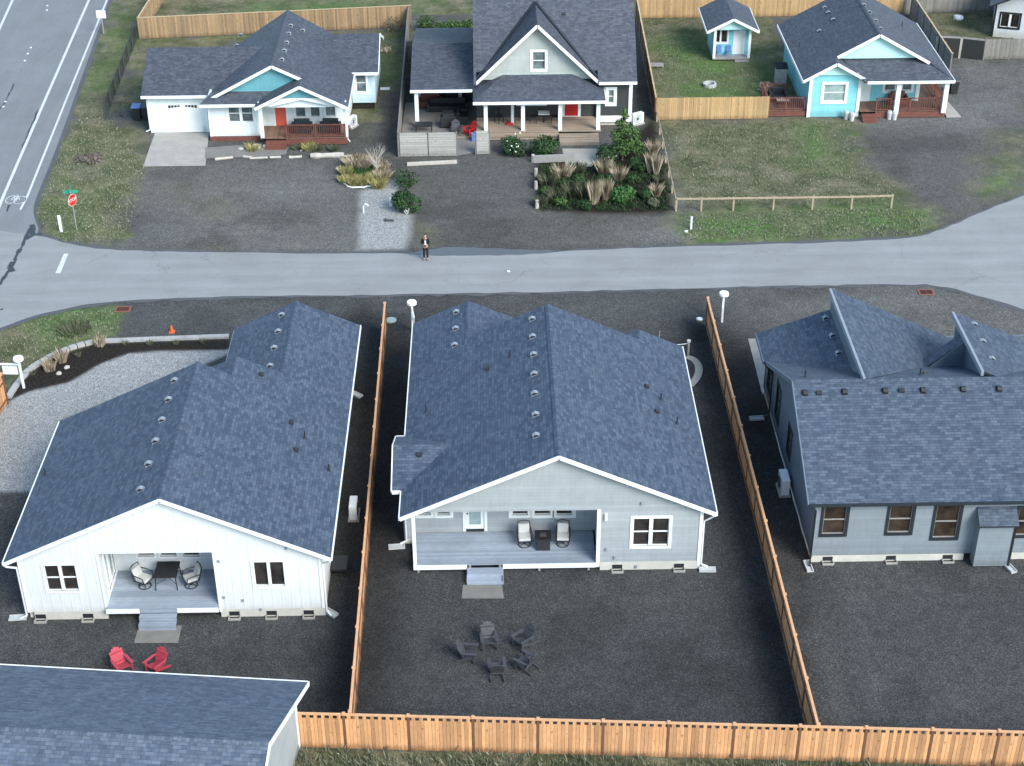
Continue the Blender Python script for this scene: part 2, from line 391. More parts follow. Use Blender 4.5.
g = np.maximum(g, pm([(-20,335),(10,322),(55,312),(105,306),(122,310),(122,335),(98,341),(40,362),(8,392),(-20,400)], soft=.9, wob=.7)*(.7+.3*contrast(n2,.4,.3)))
g = np.maximum(g, pm([(290,170),(362,185),(358,252),(285,252)], soft=4, wob=3)*.5*contrast(n1,.5,.2))
g = np.maximum(g, pm([(410,222),(440,226),(440,246),(410,249)], soft=1.6, wob=1)*.55)
g = np.maximum(g, pm([(280,745),(1060,764),(1060,900),(200,900)], soft=.6, wob=.4)*.9)
g = np.maximum(g, pm([(140,120),(190,150),(300,165),(330,200),(330,250),(122,249)], soft=4, wob=3)*.3*contrast(n1,.5,.25))
g = np.maximum(g, pm([(122,244),(358,247),(358,252),(122,252)], soft=1.5, wob=1.5)*.5*contrast(n2,.45,.3))
g = np.maximum(g, pm([(420,160),(530,160),(530,250),(420,248)], soft=4, wob=3)*.22*contrast(n1,.5,.25))
g = np.maximum(g, pm([(420,580),(520,585),(520,620),(420,625)], soft=2, wob=2)*.14*contrast(n2,.5,.3))
g = np.maximum(g, pm([(355,130),(400,130),(400,170),(340,170)], soft=2, wob=2)*.3*contrast(n2,.5,.3))
# vivid (b) : greener spots
vv_ = np.zeros(nx*ny)
for poly, s_ in (([(900,205),(930,215),(925,236),(880,238),(800,238),(700,244),(684,240),(685,215),(790,215)], .9), ([(810,130),(840,135),(832,165),(805,160)], .9), ([(78,300),(122,308),(118,335),(60,335),(50,318)], 1.), ([(655,50),(690,30),(760,60),(770,90),(720,95)], .8),
               ([(1005,165),(1030,165),(1030,180),(1000,185)], .8), ([(690,60),(760,60),(790,100),(660,100)], .7), ([(60,150),(95,190),(115,245),(60,243),(35,218)], .35), ([(120,0),(135,0),(105,90),(85,90)], .5), ([(250,4),(420,2),(420,12),(250,16)], .7), ([(170,36),(400,30),(395,60),(350,60),(330,38)], .35),
               ([(370,75),(395,75),(390,85),(372,85)], .5), ([(340,205),(358,205),(358,250),(310,250)], .4)):
    vv_ = np.maximum(vv_, pm(poly, soft=2, wob=1.5)*s_*(.4+.6*contrast(n2,.45,.3)))
# light gravel (g)
lg = pm([(-30,492),(60,492),(60,420),(200,366),(232,352),(232,349),(160,350),(130,352),(100,363),(70,381),(30,390),(8,402),(-30,440)], soft=.12, wob=.05)
lg = np.maximum(lg, pm([(360,190),(372,183),(398,180),(404,200),(412,216),(411,232),(406,249),(358,250)], soft=.25, wob=.15))
# tone of the bare stone, with alley shade painted in: 1 = dark fresh stone in the new yards, higher = older dusty drive
north = pm([(-400,258),(-400,-400),(1500,-400),(1500,140),(1024,200),(980,215),(917,240),(500,254),(250,255)], soft=1, wob=.3)
tone = 1+north*.5
strip = pm([(120,296),(1100,270),(1100,420),(860,330),(715,310),(560,330),(470,296),(300,302),(230,335),(122,336)], soft=2.5, wob=.6); tone += strip*.3
east = pm([(722,284),(1100,280),(1100,400),(840,330),(760,340)], soft=2.0, wob=.6); tone += east*.45
tone *= 1-.35*pm([(690,326),(712,326),(745,400),(760,500),(790,640),(812,722),(775,720),(742,600),(716,520),(690,360)], soft=1., wob=.3)  # alley left of the right fence: shade painted over darker fresh stone
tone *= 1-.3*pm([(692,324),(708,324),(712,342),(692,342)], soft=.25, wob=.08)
tone *= 1-.45*pm([(300,345),(362,300),(412,328),(420,345),(412,500),(408,600),(388,720),(300,712),(330,600)], soft=.9, wob=.3)  # both sides of the left fence: alley shade darkened into the stone
tone *= 1-.4*pm([(722,330),(760,350),(800,500),(822,600),(800,620),(778,540),(738,400)], soft=.9, wob=.3)  # alley beside the slate-blue house: shade darkened into the stone
tone *= 1-.10*contrast(n1,.5,.3)+.10*contrast(n3,.5,.3)
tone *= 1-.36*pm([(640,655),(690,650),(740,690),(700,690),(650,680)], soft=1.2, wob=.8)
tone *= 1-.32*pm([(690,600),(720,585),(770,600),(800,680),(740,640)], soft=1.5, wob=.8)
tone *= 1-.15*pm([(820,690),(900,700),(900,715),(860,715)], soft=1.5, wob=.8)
tone *= 1+.2*contrast(n3,.55,.2)*north
tone *= 1-.2*contrast(fbm(gxf, gyf, 3.4, 51), .6, .12); tone *= 1+.12*contrast(fbm(gxf*.35, gyf, 2.0, 61), .58, .15)
for off in (0, 1.7): tone *= 1+.14*np.exp(-((gxf-(13.4+off)-.05*(gyf-44))/.28)**2)*(gyf < 56)*(gyf > 44)
brown = north*(.35+contrast(n1,.5,.35)*.55)+east*.5+.25*pm([(550,180),(690,180),(690,240),(540,240)], soft=2, wob=1)
cover[:, 0] = g; cover[:, 1] = lg; cover[:, 2] = vv_
ca = me.color_attributes.new('cover', 'FLOAT_COLOR', 'POINT'); ca.data.foreach_set('color', cover.ravel())
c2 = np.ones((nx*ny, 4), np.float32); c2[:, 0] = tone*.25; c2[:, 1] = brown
mul = pm([(-5,405),(8,398),(26,377),(52,358),(98,343),(160,342),(230,339),(230,350),(160,351),(130,353),(100,364),(70,382),(30,391)], soft=.1, wob=.08)
mul = np.maximum(mul, pm([(534,160),(600,158),(655,118),(673,210),(662,214),(600,214),(560,212),(535,207)], soft=.4, wob=.3))
mul = np.maximum(mul, pm([(342,170),(350,160),(378,158),(390,172),(386,186),(360,191),(343,185)], soft=.3, wob=.2)*.5)
mul = np.maximum(mul, pm([(505,150),(560,150),(560,158),(505,156)], soft=.3, wob=.2)*.8)
c2[:, 2] = mul
cb = me.color_attributes.new('tone', 'FLOAT_COLOR', 'POINT'); cb.data.foreach_set('color', c2.ravel())
t = NT('ground_mat'); co = t.coord()
A = t.n('ShaderNodeAttribute', attribute_name='cover'); B = t.n('ShaderNodeAttribute', attribute_name='tone')
sa = t.n('ShaderNodeSeparateColor'); t.l(A.outputs['Color'], sa.inputs[0]); sb = t.n('ShaderNodeSeparateColor'); t.l(B.outputs['Color'], sb.inputs[0])
v = t.n('ShaderNodeTexVoronoi'); v.inputs['Scale'].default_value = 26; t.l(co, v.inputs['Vector'])
sv = t.n('ShaderNodeSeparateColor'); t.l(v.outputs['Color'], sv.inputs[0])
st = t.ramp(sv.outputs[0], [(0, (.031, .0315, .032)), (.45, (.052, .053, .053)), (.8, (.073, .074, .0735)), (.95, (.098, .098, .095)), (1, (.125, .124, .119))])
st = t.mix(1, st, t.ramp(t.noise(1.7, 5, .7), [(.3, (.82,)*3), (.7, (1.18,)*3)]), 'MULTIPLY')
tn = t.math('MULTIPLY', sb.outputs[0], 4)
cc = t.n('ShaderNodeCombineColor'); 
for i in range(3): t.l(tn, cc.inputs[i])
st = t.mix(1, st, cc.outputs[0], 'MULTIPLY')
st = t.mix(t.math('MULTIPLY', sb.outputs[1], .55), st, t.mix(1, st, (1.2, 1.1, .88), 'MULTIPLY'))
# sparse pale bits, moss flecks
sp = t.ramp(t.noise(9, 2, .5), [(.68, (0,0,0)), (.74, (1,1,1))]); st = t.mix(t.math('MULTIPLY', sp, .10), st, (.26, .26, .24))
lgc = t.ramp(sv.outputs[1], [(0, (.15, .15, .15)), (.5, (.27, .27, .265)), (1, (.46, .46, .45))])
lgc = t.mix(1, lgc, t.ramp(t.noise(2.5, 4, .7), [(.3, (.85,)*3), (.7, (1.1,)*3)]), 'MULTIPLY')
gn = t.noise(2.4, 6, .8); gf = t.noise(9, 5, .85)
gr = t.ramp(t.noise(.55, 5, .7), [(.35, (.065, .078, .042)), (.47, (.105, .108, .064)), (.56, (.15, .14, .095)), (.66, (.20, .178, .133))])
gr = t.mix(1, gr, t.ramp(gf, [(.35, (.4, .44, .36)), (.65, (1.55, 1.5, 1.5))]), 'MULTIPLY'); gr = t.mix(1, gr, t.ramp(gn, [(.35, (.72, .8, .7)), (.65, (1.2, 1.14, 1.12))]), 'MULTIPLY')
grv = t.ramp(gn, [(.35, (.04, .10, .024)), (.65, (.115, .21, .05))]); grv = t.mix(1, grv, t.ramp(gf, [(.3, (.6,)*3), (.7, (1.35,)*3)]), 'MULTIPLY')
gr = t.mix(sa.outputs[2], gr, grv)
gm = t.math('SUBTRACT', t.math('ADD', t.math('MULTIPLY', sa.outputs[0], 1.7), t.math('MULTIPLY', gn, 1.2)), 1.0)
gm = t.math('MULTIPLY', t.math('ADD', gm, t.math('MULTIPLY', t.math('SUBTRACT', gf, .5), 1.2)), 1.5, clamp=True)
gm = t.math('MULTIPLY', gm, t.math('MULTIPLY', sa.outputs[0], 6, clamp=True))
c = t.mix(sa.outputs[1], st, lgc); c = t.mix(gm, c, gr)
mc = t.ramp(t.noise(7, 4, .7), [(.35, (.010, .0085, .0075)), (.6, (.03, .024, .02)), (.75, (.07, .055, .042))]); c = t.mix(sb.outputs[2], c, mc)
t.l(c, t.b.inputs['Base Color']); t.b.inputs['Roughness'].default_value = 1; t.b.inputs['Specular IOR Level'].default_value = .15
t.bump(t.math('ADD', v.outputs['Distance'], t.math('MULTIPLY', gf, 1.5)), .4, .02)
me.materials.append(t.m)
ground = bpy.data.objects.new('ground', me); C.objects.link(ground); ground['kind'] = 'structure'
mat('far_land', (.07, .085, .045), 1, .3, .05, .2)
tag(MB().add([(-1500,-600,-.05),(1500,-600,-.05),(1500,2400,-.05),(-1500,2400,-.05)], [(0,1,2,3)]).build('terrain', 'far_land'), kind='structure')

# ------------------------------------------------------------ roads
def asphalt(name, col, k):
    t = NT(name); co = t.coord()
    c = t.ramp(t.noise(.25, 5, .6), [(.3, sc(col, .9)), (.7, sc(col, 1.08))])
    c = t.mix(1, c, t.ramp(t.noise(30, 2, .6), [(.25, (.8,)*3), (.75, (1.15,)*3)]), 'MULTIPLY')
    c = t.mix(1, c, t.ramp(t.noise(1.2, 5, .7, t.scl(co, *k)), [(.35, (.93,)*3), (.6, (1.03,)*3)]), 'MULTIPLY')
    if name == 'asphalt_side':
        sy = t.n('ShaderNodeSeparateXYZ'); t.l(co, sy.inputs[0]); wy = t.math('ADD', sy.outputs[1], t.math('MULTIPLY', t.noise(.2, 3), 1.2)); wf = t.math('FRACT', t.math('DIVIDE', wy, 1.55))
        c = t.mix(1, c, t.ramp(wf, [(0, (1.03,)*3), (.35, (.955,)*3), (.65, (.955,)*3), (1, (1.03,)*3)]), 'MULTIPLY')
    c = t.mix(1, c, t.ramp(t.noise(.9, 6, .75), [(.28, (.86,)*3), (.42, (1, 1, 1)), (.66, (1.0,)*3), (.74, (1.1,)*3)]), 'MULTIPLY')
    vo = t.n('ShaderNodeTexVoronoi', feature='DISTANCE_TO_EDGE'); vo.inputs['Scale'].default_value = .14
    wv = t.n('ShaderNodeVectorMath', operation='ADD'); t.l(co, wv.inputs[0]); nn = t.n('ShaderNodeTexNoise'); nn.inputs['Scale'].default_value = .8; nn.inputs['Detail'].default_value = 5; t.l(co, nn.inputs['Vector']); ns = t.n('ShaderNodeVectorMath', operation='SCALE'); ns.inputs['Scale'].default_value = 2.2; t.l(nn.outputs['Color'], ns.inputs[0]); t.l(ns.outputs[0], wv.inputs[1]); t.l(wv.outputs[0], vo.inputs['Vector'])
    c = t.mix(t.ramp(t.noise(.13, 2), [(.45, (0, 0, 0)), (.6, (.55, .55, .55))]), c, t.mix(1, c, t.ramp(vo.outputs['Distance'], [(0, (.5,)*3), (.006, (1, 1, 1))]), 'MULTIPLY'))
    t.l(c, t.b.inputs['Base Color']); t.b.inputs['Roughness'].default_value = .85; t.bump(t.noise(40, 2), .2, .01); return t.m
asphalt('asphalt_side', (.262, .264, .264), (.12, 1.2, 1)); asphalt('asphalt_main', (.19, .197, .205), (1.2, .15, 1)); asphalt('asphalt_edge', (.085, .088, .095), (1, 1, 1))
def wobble(pts, step=.6, amp=.1, seed=1):
    r = random.Random(seed); out = []
    for i in range(len(pts)-1):
        a, b = pts[i], pts[i+1]; L = (b-a).length; n = max(1, int(L/step))
        for k in range(n): out.append(a.lerp(b, k/n)+V((r.uniform(-amp, amp)*.4, r.uniform(-amp, amp), 0)))
    out.append(pts[-1]); return out
def smoothpts(px, it=2):
    P_ = [at(*p) for p in px]
    for _ in range(it):
        Q = [P_[0]]
        for i in range(len(P_)-1): Q += [P_[i].lerp(P_[i+1], .25), P_[i].lerp(P_[i+1], .75)]
        P_ = Q+[P_[-1]]
    return P_
def sheet(name, pts, z, m, th=.03, kind='structure', parent=None):
    mb = MB(); b = [V((p.x, p.y, z)) for p in pts]
    bm = bmesh.new(); vs = [bm.verts.new(p) for p in b]; f = bm.faces.new(vs)
    if f.normal.z < 0: f.normal_flip()
    bm.normal_update()
    if f.normal.z < 0: f.normal_flip()
    bmesh.ops.triangulate(bm, faces=[f]); 
    me = bpy.data.meshes.new(name); bm.to_mesh(me); bm.free(); me.materials.append(M[m])
    o = bpy.data.objects.new(name, me); C.objects.link(o)
    if kind: o['kind'] = kind
    if parent is not None: o.parent = parent
    return o
N_edge = [(-60,225),(10,232),(42,236),(65,243),(100,249.5),(160,252),(240,253),(330,254),(400,253.5),(440,254),(500,254.5),(558,252),(620,249),(678,246.7),(760,245),(866,241),(917,238),(947,228),(980,213),(1024,196),(1100,165)]
S_edge = [(1100,330),(1024,310),(980,296),(942,286),(917,284.5),(764,286.5),(600,291),(400,295),(260,296),(163,298.5),(102,302),(51,311),(0,328),(-60,352)]
road = sheet('road', wobble(smoothpts(N_edge), .7, .08, 1)+wobble(smoothpts(S_edge), .7, .08, 2), .024, 'asphalt_side')
sheet('road_shoulder', wobble(smoothpts([(40,233),(65,240),(100,247),(160,250.2),(240,251.5),(330,252.5),(500,252.5),(558,250.5),(678,245),(866,239.5),(917,236.5),(947,226.5),(978,211),(1024,194),(1100,162)]), .5, .14, 5)
      + wobble(smoothpts([(1100,334),(1024,313),(980,299),(942,287.6),(917,286),(764,288),(600,292.6),(400,296.8),(260,298),(163,300.5),(102,304),(51,313.5),(0,331),(-30,343)]), .5, .14, 6), .012, 'asphalt_edge')
hw_r = [(122,-40),(109,0),(76,94),(51,163),(37,195),(32,213),(42,236),(14,265),(0,290),(-60,400)]
sheet('highway', smoothpts(hw_r)+[V((-70,55,0)), V((-76,160,0))], .018, 'asphalt_main')
sheet('highway_shoulder', wobble(smoothpts([(127,-40),(113,0),(80,94),(55,163),(41,195),(36,213),(42,232)]), .5, .15, 8)+[at(42,236), at(30,215), at(100,0)], .008, 'asphalt_edge')
# painted marks: lines, stop bar, lane studs, bicycle symbol
def strip(mb, pts, w, z):
    for i in range(len(pts)-1):
        a, b = pts[i], pts[i+1]; d = (b-a).normalized(); s_ = V((-d.y, d.x, 0))*w/2; 
        mb.add([(a-s_)+Z*z, (a+s_)+Z*z, (b+s_)+Z*z, (b-s_)+Z*z], [(0,3,2,1)])
mk = MB()
strip(mk, [at(94,-12), at(89,0), at(46,98), at(4,195), at(-4,215)], .2, .0225)
strip(mk, [at(112,-12), at(107,0), at(67,98), at(28,195), at(20.4,210)], .15, .0225)
strip(mk, [at(16,-8), at(12.7,0), at(0,28), at(-12,55)], .2, .0225)
tag(mk.build('lane_lines', 'line_paint'), kind='structure')
mk = MB(); mk.add([at(64,254)+Z*.0285, at(68.5,254)+Z*.0285, at(60.5,273.5)+Z*.0285, at(55.5,273.5)+Z*.0285], [(0,1,2,3)]); tag(mk.build('stop_bar', 'line_paint'), kind='structure')
mk = MB()
cw = [at(11.5,199.8), at(19.8,200.3)]
for c0 in cw:
    rr = .50; pts = [c0+V((math.cos(a)*rr*.72, math.sin(a)*rr*1.15, 0)) for a in np.linspace(0, 2*math.pi, 15)]; strip(mk, pts, .06, .0225)
def bp(u, v): return at(u, v)
for a, b in (((11.5,199.8),(14.5,197)),((14.5,197),(15.6,200.5)),((11.5,199.8),(15.6,200.5)),((14.5,197),(18.2,197)),((18.2,197),(15.6,200.5)),((17.8,195.2),(19.8,200.3)),((13.4,195.8),(15,195.8)),((14.2,195.8),(14.5,197)),((17.8,195.2),(16.4,195.2))): strip(mk, [bp(*a), bp(*b)], .06, .0226)
tag(mk.build('bicycle_marking', 'line_paint'), kind='structure')
def markers(px, name='lane_stud'):
    for i, p in enumerate(px):
        q_ = at(*p); mb = MB(); mb.ext([V((q_.x-.09,q_.y-.08,.02)),V((q_.x+.09,q_.y-.08,.02)),V((q_.x+.06,q_.y+.06,.05)),V((q_.x-.06,q_.y+.06,.05))], (0,0,.012))
        tag(mb.build(name, 'white_plastic'), 'small white raised lane stud on the grey highway', 'road stud', 'row of studs down the highway')
markers([(47.5,6),(47,10.5),(31,48),(28,54),(25,61),(5.5,102),(3.5,107)])
tar = MB(); r_ = random.Random(4)
def crack(px, w):
    pts = wobble([at(*p) for p in px], .5, .12, r_.randint(0, 99))
    for i in range(len(pts)-1): strip(tar, pts[i:i+2], w*r_.uniform(.5, 1.4), .0275+i*1e-5)
crack([(0,285),(6,276),(14,262),(20,250),(26,238),(32,225)], .22); crack([(14,262),(10,268),(13,272)], .3); crack([(26,238),(36,235),(42,234)], .4); crack([(32,225),(33,236),(26,240)], .25)
crack([(0,310),(3,309)], .2)
tag(tar.build('tar_seams', 'tar'), kind='structure')
tar = MB()
crack([(10,205),(7,212)], .15); crack([(38,110),(30,130),(22,148)], .1); crack([(0,110),(8,96),(14,84)], .12)
for i, p_ in enumerate(tar.v): p_.z = .0232
tag(tar.build('highway_cracks', 'tar'), kind='structure')
# puddle at the road edge
t = NT('water'); t.b.inputs['Base Color'].default_value = (.1, .105, .11, 1); t.b.inputs['Roughness'].default_value = .3
sheet('puddle', wobble(smoothpts([(405,254),(425,250.5),(445,247.5),(480,248),(505,249.5),(540,250),(560,250.8),(545,253.5),(515,255.5),(470,256),(420,256),(405,254)]), .5, .06, 9)[:-1], .03, 'water')

# ------------------------------------------------------------ house kit
def slope_uv(poly):
    poly = [V(p) for p in poly]; n = V((0,0,0))
    for i in range(len(poly)): n += (poly[i]-poly[0]).cross(poly[(i+1) % len(poly)]-poly[0])
    n.normalize()
    if n.z < 0: n = -n
    h = n.cross(Z)
    h = h.normalized() if h.length > 1e-3 else X
    s_ = h.cross(n)
    return lambda p: (p.dot(h), p.dot(s_))
def roof(parent, planes, mats=('shingle_blue', 'white_trim'), t=.13, ridges=(), name='roof', local=False):
    mb = MB()
    for pl in planes: mb.ext(pl, (0,0,-t), 0, 1, slope_uv(pl))
    for a, b in ridges:
        a, b = V(a), V(b); d = (b-a).normalized(); s_ = d.cross(Z).normalized()*.14
        for sg in (1, -1):
            pl = [a+Z*.03, b+Z*.03, b+s_*sg-Z*.035, a+s_*sg-Z*.035]; mb.ext(pl, (0,0,-.02), 0, 0, lambda p: (p.dot(s_)*7, p.dot(d)))
    return mb.build(name, list(mats), parent, local)
def trim(parent, edges, m='white_trim', w=.05, h=.2, name='fascia', local=False):
    """edges: (p0, p1, outward)"""
    mb = MB()
    for p0, p1, o in edges:
        p0, p1, o = V(p0), V(p1), V(o); off = o*(w/2+.003)-Z*(h/2-.012); mb.beam(p0+off, p1+off, w, h)
    return mb.build(name, m, parent, local)
def wall(mb, O, D, N, u0, u1, top, z0, holes=(), t=.15, m=0):
    O, D, N = V(O), V(D), V(N)
    if not hasattr(top, '__len__'): top = [(u0, top), (u1, top)]
    us = sorted({u0, u1, *[u for u, _ in top if u0 < u < u1], *[h[0] for h in holes if u0 < h[0] < u1], *[h[1] for h in holes if u0 < h[1] < u1]})
    def zt(u):
        for (a, za), (b, zb) in zip(top, top[1:]):
            if a-1e-6 <= u <= b+1e-6: return za+(zb-za)*(u-a)/(b-a)
        return top[0][1] if u < top[0][0] else top[-1][1]
    for a, b in zip(us, us[1:]):
        mid = (a+b)/2; hs = sorted([(h[2], h[3]) for h in holes if h[0] < mid < h[1]]); z = z0
        for h0, h1 in hs+[(None, None)]:
            if h0 is None: q0 = q1 = None
            lo = z; ta, tb = (zt(a), zt(b)) if h0 is None else (h0, h0)
            if min(ta, tb) > lo-1e-6 and max(ta, tb) > lo+.005:
                pl = [O+D*a+Z*lo, O+D*b+Z*lo, O+D*b+Z*tb, O+D*a+Z*ta]; mb.ext(pl, -N*t, m)
            if h0 is not None: z = h1
    return mb
def window(parent, O, D, N, u0, u1, z0, z1, casing='white_trim', pane='glass_dark', cols=1, rows=2, cw=.1, sash='white_trim', name='window', local=False):
    O, D, N = V(O), V(D), V(N); mb = MB()
    def bar(a0, a1, b0, b1, n0, n1, m=0): mb.ext([O+D*a0+Z*b0+N*n1, O+D*a1+Z*b0+N*n1, O+D*a1+Z*b1+N*n1, O+D*a0+Z*b1+N*n1], N*(n0-n1), m)
    bar(u0-cw, u0, z0-cw, z1+cw, -.03, .035); bar(u1, u1+cw, z0-cw, z1+cw, -.03, .035); bar(u0, u1, z1, z1+cw, -.03, .03); bar(u0, u1, z0-cw, z0, -.03, .045)
    o = mb.build(name, casing, parent, local); mb = MB()
    s_ = .035
    bar(u0, u0+s_, z0, z1, -.1, -.035); bar(u1-s_, u1, z0, z1, -.1, -.035); bar(u0+s_, u1-s_, z0, z0+s_, -.1, -.035); bar(u0+s_, u1-s_, z1-s_, z1, -.1, -.035)
    for k in range(1, cols): c = u0+(u1-u0)*k/cols; bar(c-cw*.65, c+cw*.65, z0+s_, z1-s_, -.1, .0)
    for k in range(1, rows): c = z0+(z1-z0)*k/rows; bar(u0+s_, u1-s_, c-.025, c+.025, -.1, -.045)
    mb.build('sash', sash, o, local); mb = MB(); bar(u0, u1, z0, z1, -.12, -.085); mb.build('pane', pane, o, local); return o
def winpx(parent, y, u0, v0, u1, v1, N=(0,-1,0), z0=None, z1=None, **k):
    a, b = aty(u0, v0, y), aty(u1, v1, y); zz0 = b.z if z0 is None else z0; zz1 = a.z if z1 is None else z1
    window(parent, (0, y, 0), X, N, a.x, b.x, zz0, zz1, **k); return (a.x, b.x, zz0, zz1)
def rectpx(y, u0, v0, u1, v1):
    a, b = aty(u0, v0, y), aty(u1, v1, y); return (a.x, b.x, b.z, a.z)
def roofvent(parent, p, n, kind='box', m='vent_metal'):
    n = V(n).normalized(); dn = (Z-n*n.z)
    up = dn.normalized() if dn.length > .01 else Yv
    s_ = up.cross(n); mb = MB()
    if kind == 'box':
        def q_(a, b, c): return p+s_*a+up*b+n*c
        for (a0, a1, b0, b1, h0, h1) in ((-.13, .13, -.17, .17, 0, .012),):
            mb.ext([q_(a0,b0,h0),q_(a1,b0,h0),q_(a1,b1,h0),q_(a0,b1,h0)], n*(h1-h0))
        mb.ext([q_(-.11,-.15,.13),q_(-.11,.02,.165),q_(-.11,.15,.06),q_(-.11,.15,.045),q_(-.11,.02,.145),q_(-.11,-.15,.11)], s_*.22)
        o = mb.build('roof_vent', m, parent)
        mb = MB(); mb.ext([q_(-.10,-.10,.021),q_(-.10,-.10,.115),q_(-.10,.02,.142),q_(-.10,.14,.044),q_(-.10,.14,.021)], s_*.20); mb.build('louvre', 'black_plastic', o)
    elif kind == 'pipe':
        mb.tube([p, p+Z*.38], .035, 8); mb.tube([p, p+n*.05], [.10, .06], 10); mb.build('vent_pipe', 'black_plastic' if m == 'vent_metal' else m, parent)
    else:
        mb.ext([p+s_*a+up*b for a, b in ((-.12,-.1),(.12,-.1),(.12,.1),(-.12,.1))], n*.1); mb.build('roof_vent', 'black_plastic', parent)
def vents(parent, px, p, n, kind='box', m='vent_metal'):
    n = V(n).normalized()
    for u, v in px: roofvent(parent, atp(u, v, V(p), n), n, kind, m)
def downspout(parent, x, y, z1, z0=.12, out=(0,-1), m='white_metal', eave=None, local=False):
    mb = MB(); o = V((out[0], out[1], 0)); p = V((x, y, 0))
    pts = []
    if eave is not None: pts += [V(eave), V(eave)-Z*.15]
    pts += [p+Z*(z1-.45), p+Z*(z0+.12), p+o*.3+Z*z0]
    for a, b in zip(pts, pts[1:]): mb.beam(a, b, .075, .06)
    mb.build('downspout', m, parent, local)
def splash(p, rz, label):
    mb = MB(); L, w_ = .75, .3
    mb.box(-w_/2, w_/2, -L, 0, 0, .05); mb.box(-w_/2, -w_/2+.04, -L, 0, .052, .11); mb.box(w_/2-.04, w_/2, -L, 0, .052, .11); mb.box(-w_/2+.042, w_/2-.042, -.05, 0, .052, .12)
    o = mb.build('splash_block', 'stone_white'); o.location = (p[0], p[1], .012); o.rotation_euler = (0,0,rz); tag(o, label, 'splash block', 'splash blocks under downspouts')
mat('stone_white', (.48, .49, .49), .85, .06, 2)
def crawlvent(parent, x, y, local=False):
    mb = MB(); mb.box(x-.22, x+.22, y-.02, y-.005, .08, .3); o = mb.build('crawl_vent', 'black_plastic', parent, local)
    mb = MB(); mb.box(x-.26, x+.26, y-.26, y-.22, 0, .10); mb.box(x-.26, x-.22, y-.22, y-.025, 0, .10); mb.box(x+.22, x+.26, y-.22, y-.025, 0, .10); mb.build('vent_well', 'concrete', o, local)

# ------------------------------------------------------------ middle house
def gz(ze, xe, m): return lambda x: ze+m*abs(x-xe)
h = thing('house', 'grey gabled house with covered rear deck between the two cedar side fences', 'house', (2.7, 56, 0))
yf, yr, ze, mm = 55.7, 68.8, 3.3, .457
xl, xr, xm = -4.2, 9.6, 2.7; zr = ze+mm*(xm-xl)
bx, by0, by1, bym = -4.62, 57.7, 62.0, 59.85; bz = ze+mm*(bym-by0)
lx = -1.3; lz = ze+mm*(lx-xl); rx_ = 7.3; rz_ = ze+mm*(xr-rx_)
vi = xl+(bz-ze)/mm
planes = [
 [(xl,yf,ze),(xm,yf,zr),(xm,yr,zr),(lx,yr,lz),(lx,72.5,lz),(xl,72.5,ze),(xl,by1,ze),(vi,bym,bz),(xl,by0,ze)],
 [(lx,72.5,lz),(lx,yr-3,lz),(1.6,yr-3,ze),(1.6,72.5,ze)],
 [(xm,yf,zr),(xr,yf,ze),(xr,69.8,ze),(rx_,69.8,rz_),(rx_,yr,rz_),(xm,yr,zr)],
 [(rx_,69.8,rz_),(5.0,69.8,ze),(5.0,66,ze),(rx_,66,rz_)],
 [(bx,by0,ze),(vi,bym,bz),(bx,bym,bz)], [(bx,bym,bz),(vi,bym,bz),(bx,by1,ze)]]
planes[4] = [(bx,by0,ze),(xl,by0,ze),(vi,bym,bz),(bx,bym,bz)]; planes[5] = [(bx,bym,bz),(vi,bym,bz),(xl,by1,ze),(bx,by1,ze)]
roof(h, planes, ridges=[((xm,yf,zr),(xm,yr,zr)), ((lx,yr,lz),(lx,72.5,lz))])
trim(h, [((xl,yf,ze),(xm,yf,zr),(0,-1,0)),((xm,yf,zr),(xr,yf,ze),(0,-1,0)),((xl,yf,ze),(xl,by0,ze),(-1,0,0)),((xl,by1,ze),(xl,72.5,ze),(-1,0,0)),((xr,yf,ze),(xr,69.8,ze),(1,0,0)),
         ((bx,by0,ze),(bx,bym,bz),(-1,0,0)),((bx,bym,bz),(bx,by1,ze),(-1,0,0)),((bx,by0,ze),(xl,by0,ze),(0,-1,0)),((bx,by1,ze),(xl,by1,ze),(0,1,0))], h=.18)
wl, wr = -3.7, 9.05
tp = lambda x: (ze+mm*(x-xl) if x < xm else ze+mm*(xr-x))-.1
win = rectpx(56, 633.5, 518.5, 668, 545.5)
oz = 3.34
mb = MB(); holes = [(wl+.12, 4.5, .45, oz), win]
wall(mb, (0,56,0), X, (0,-1,0), wl, wr, [(wl, tp(wl)), (xm, tp(xm)), (wr, tp(wr))], .45, holes)
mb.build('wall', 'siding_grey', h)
mb = MB()
back = 58.35
dr = rectpx(back, 465.5, 512, 484.5, 528); dr = (dr[0], dr[1], .5, 2.55)
hw1 = [(rectpx(back, a, 512, b, 515)[0], rectpx(back, a, 512, b, 515)[1], aty(a, 515, back).z, 2.55) for a, b in ((418.5,431),(437,450),(512,528),(534,550.5),(556,572.5))]
wall(mb, (0,back,0), X, (0,-1,0), wl, 4.5, 3.4, .45, hw1+[dr]); wall(mb, (4.5,56.15,0), Yv, (-1,0,0), 0, 2.2, 3.4, .45, t=.12)
wall(mb, (wl,back+.15,0), Yv, (-1,0,0), 0, .3+by1-.5-back, 3.45, .3); mb.build('porch_wall', 'siding_grey', h)
mb = MB(); mb.box(wl, 4.35, 56.16, back-.01, oz+.08, oz+.12); mb.build('porch_ceiling', 'white_trim', h)
mb = MB(); mb.box(-4.2, wl-.01, 58.1, 61.6, .3, 3.4); wall(mb, (-4.2,58.1,0), Yv, (-1,0,0), 0, 3.5, [(0,3.3),(1.75,bz-.15),(3.5,3.3)], 3.3, t=.1)
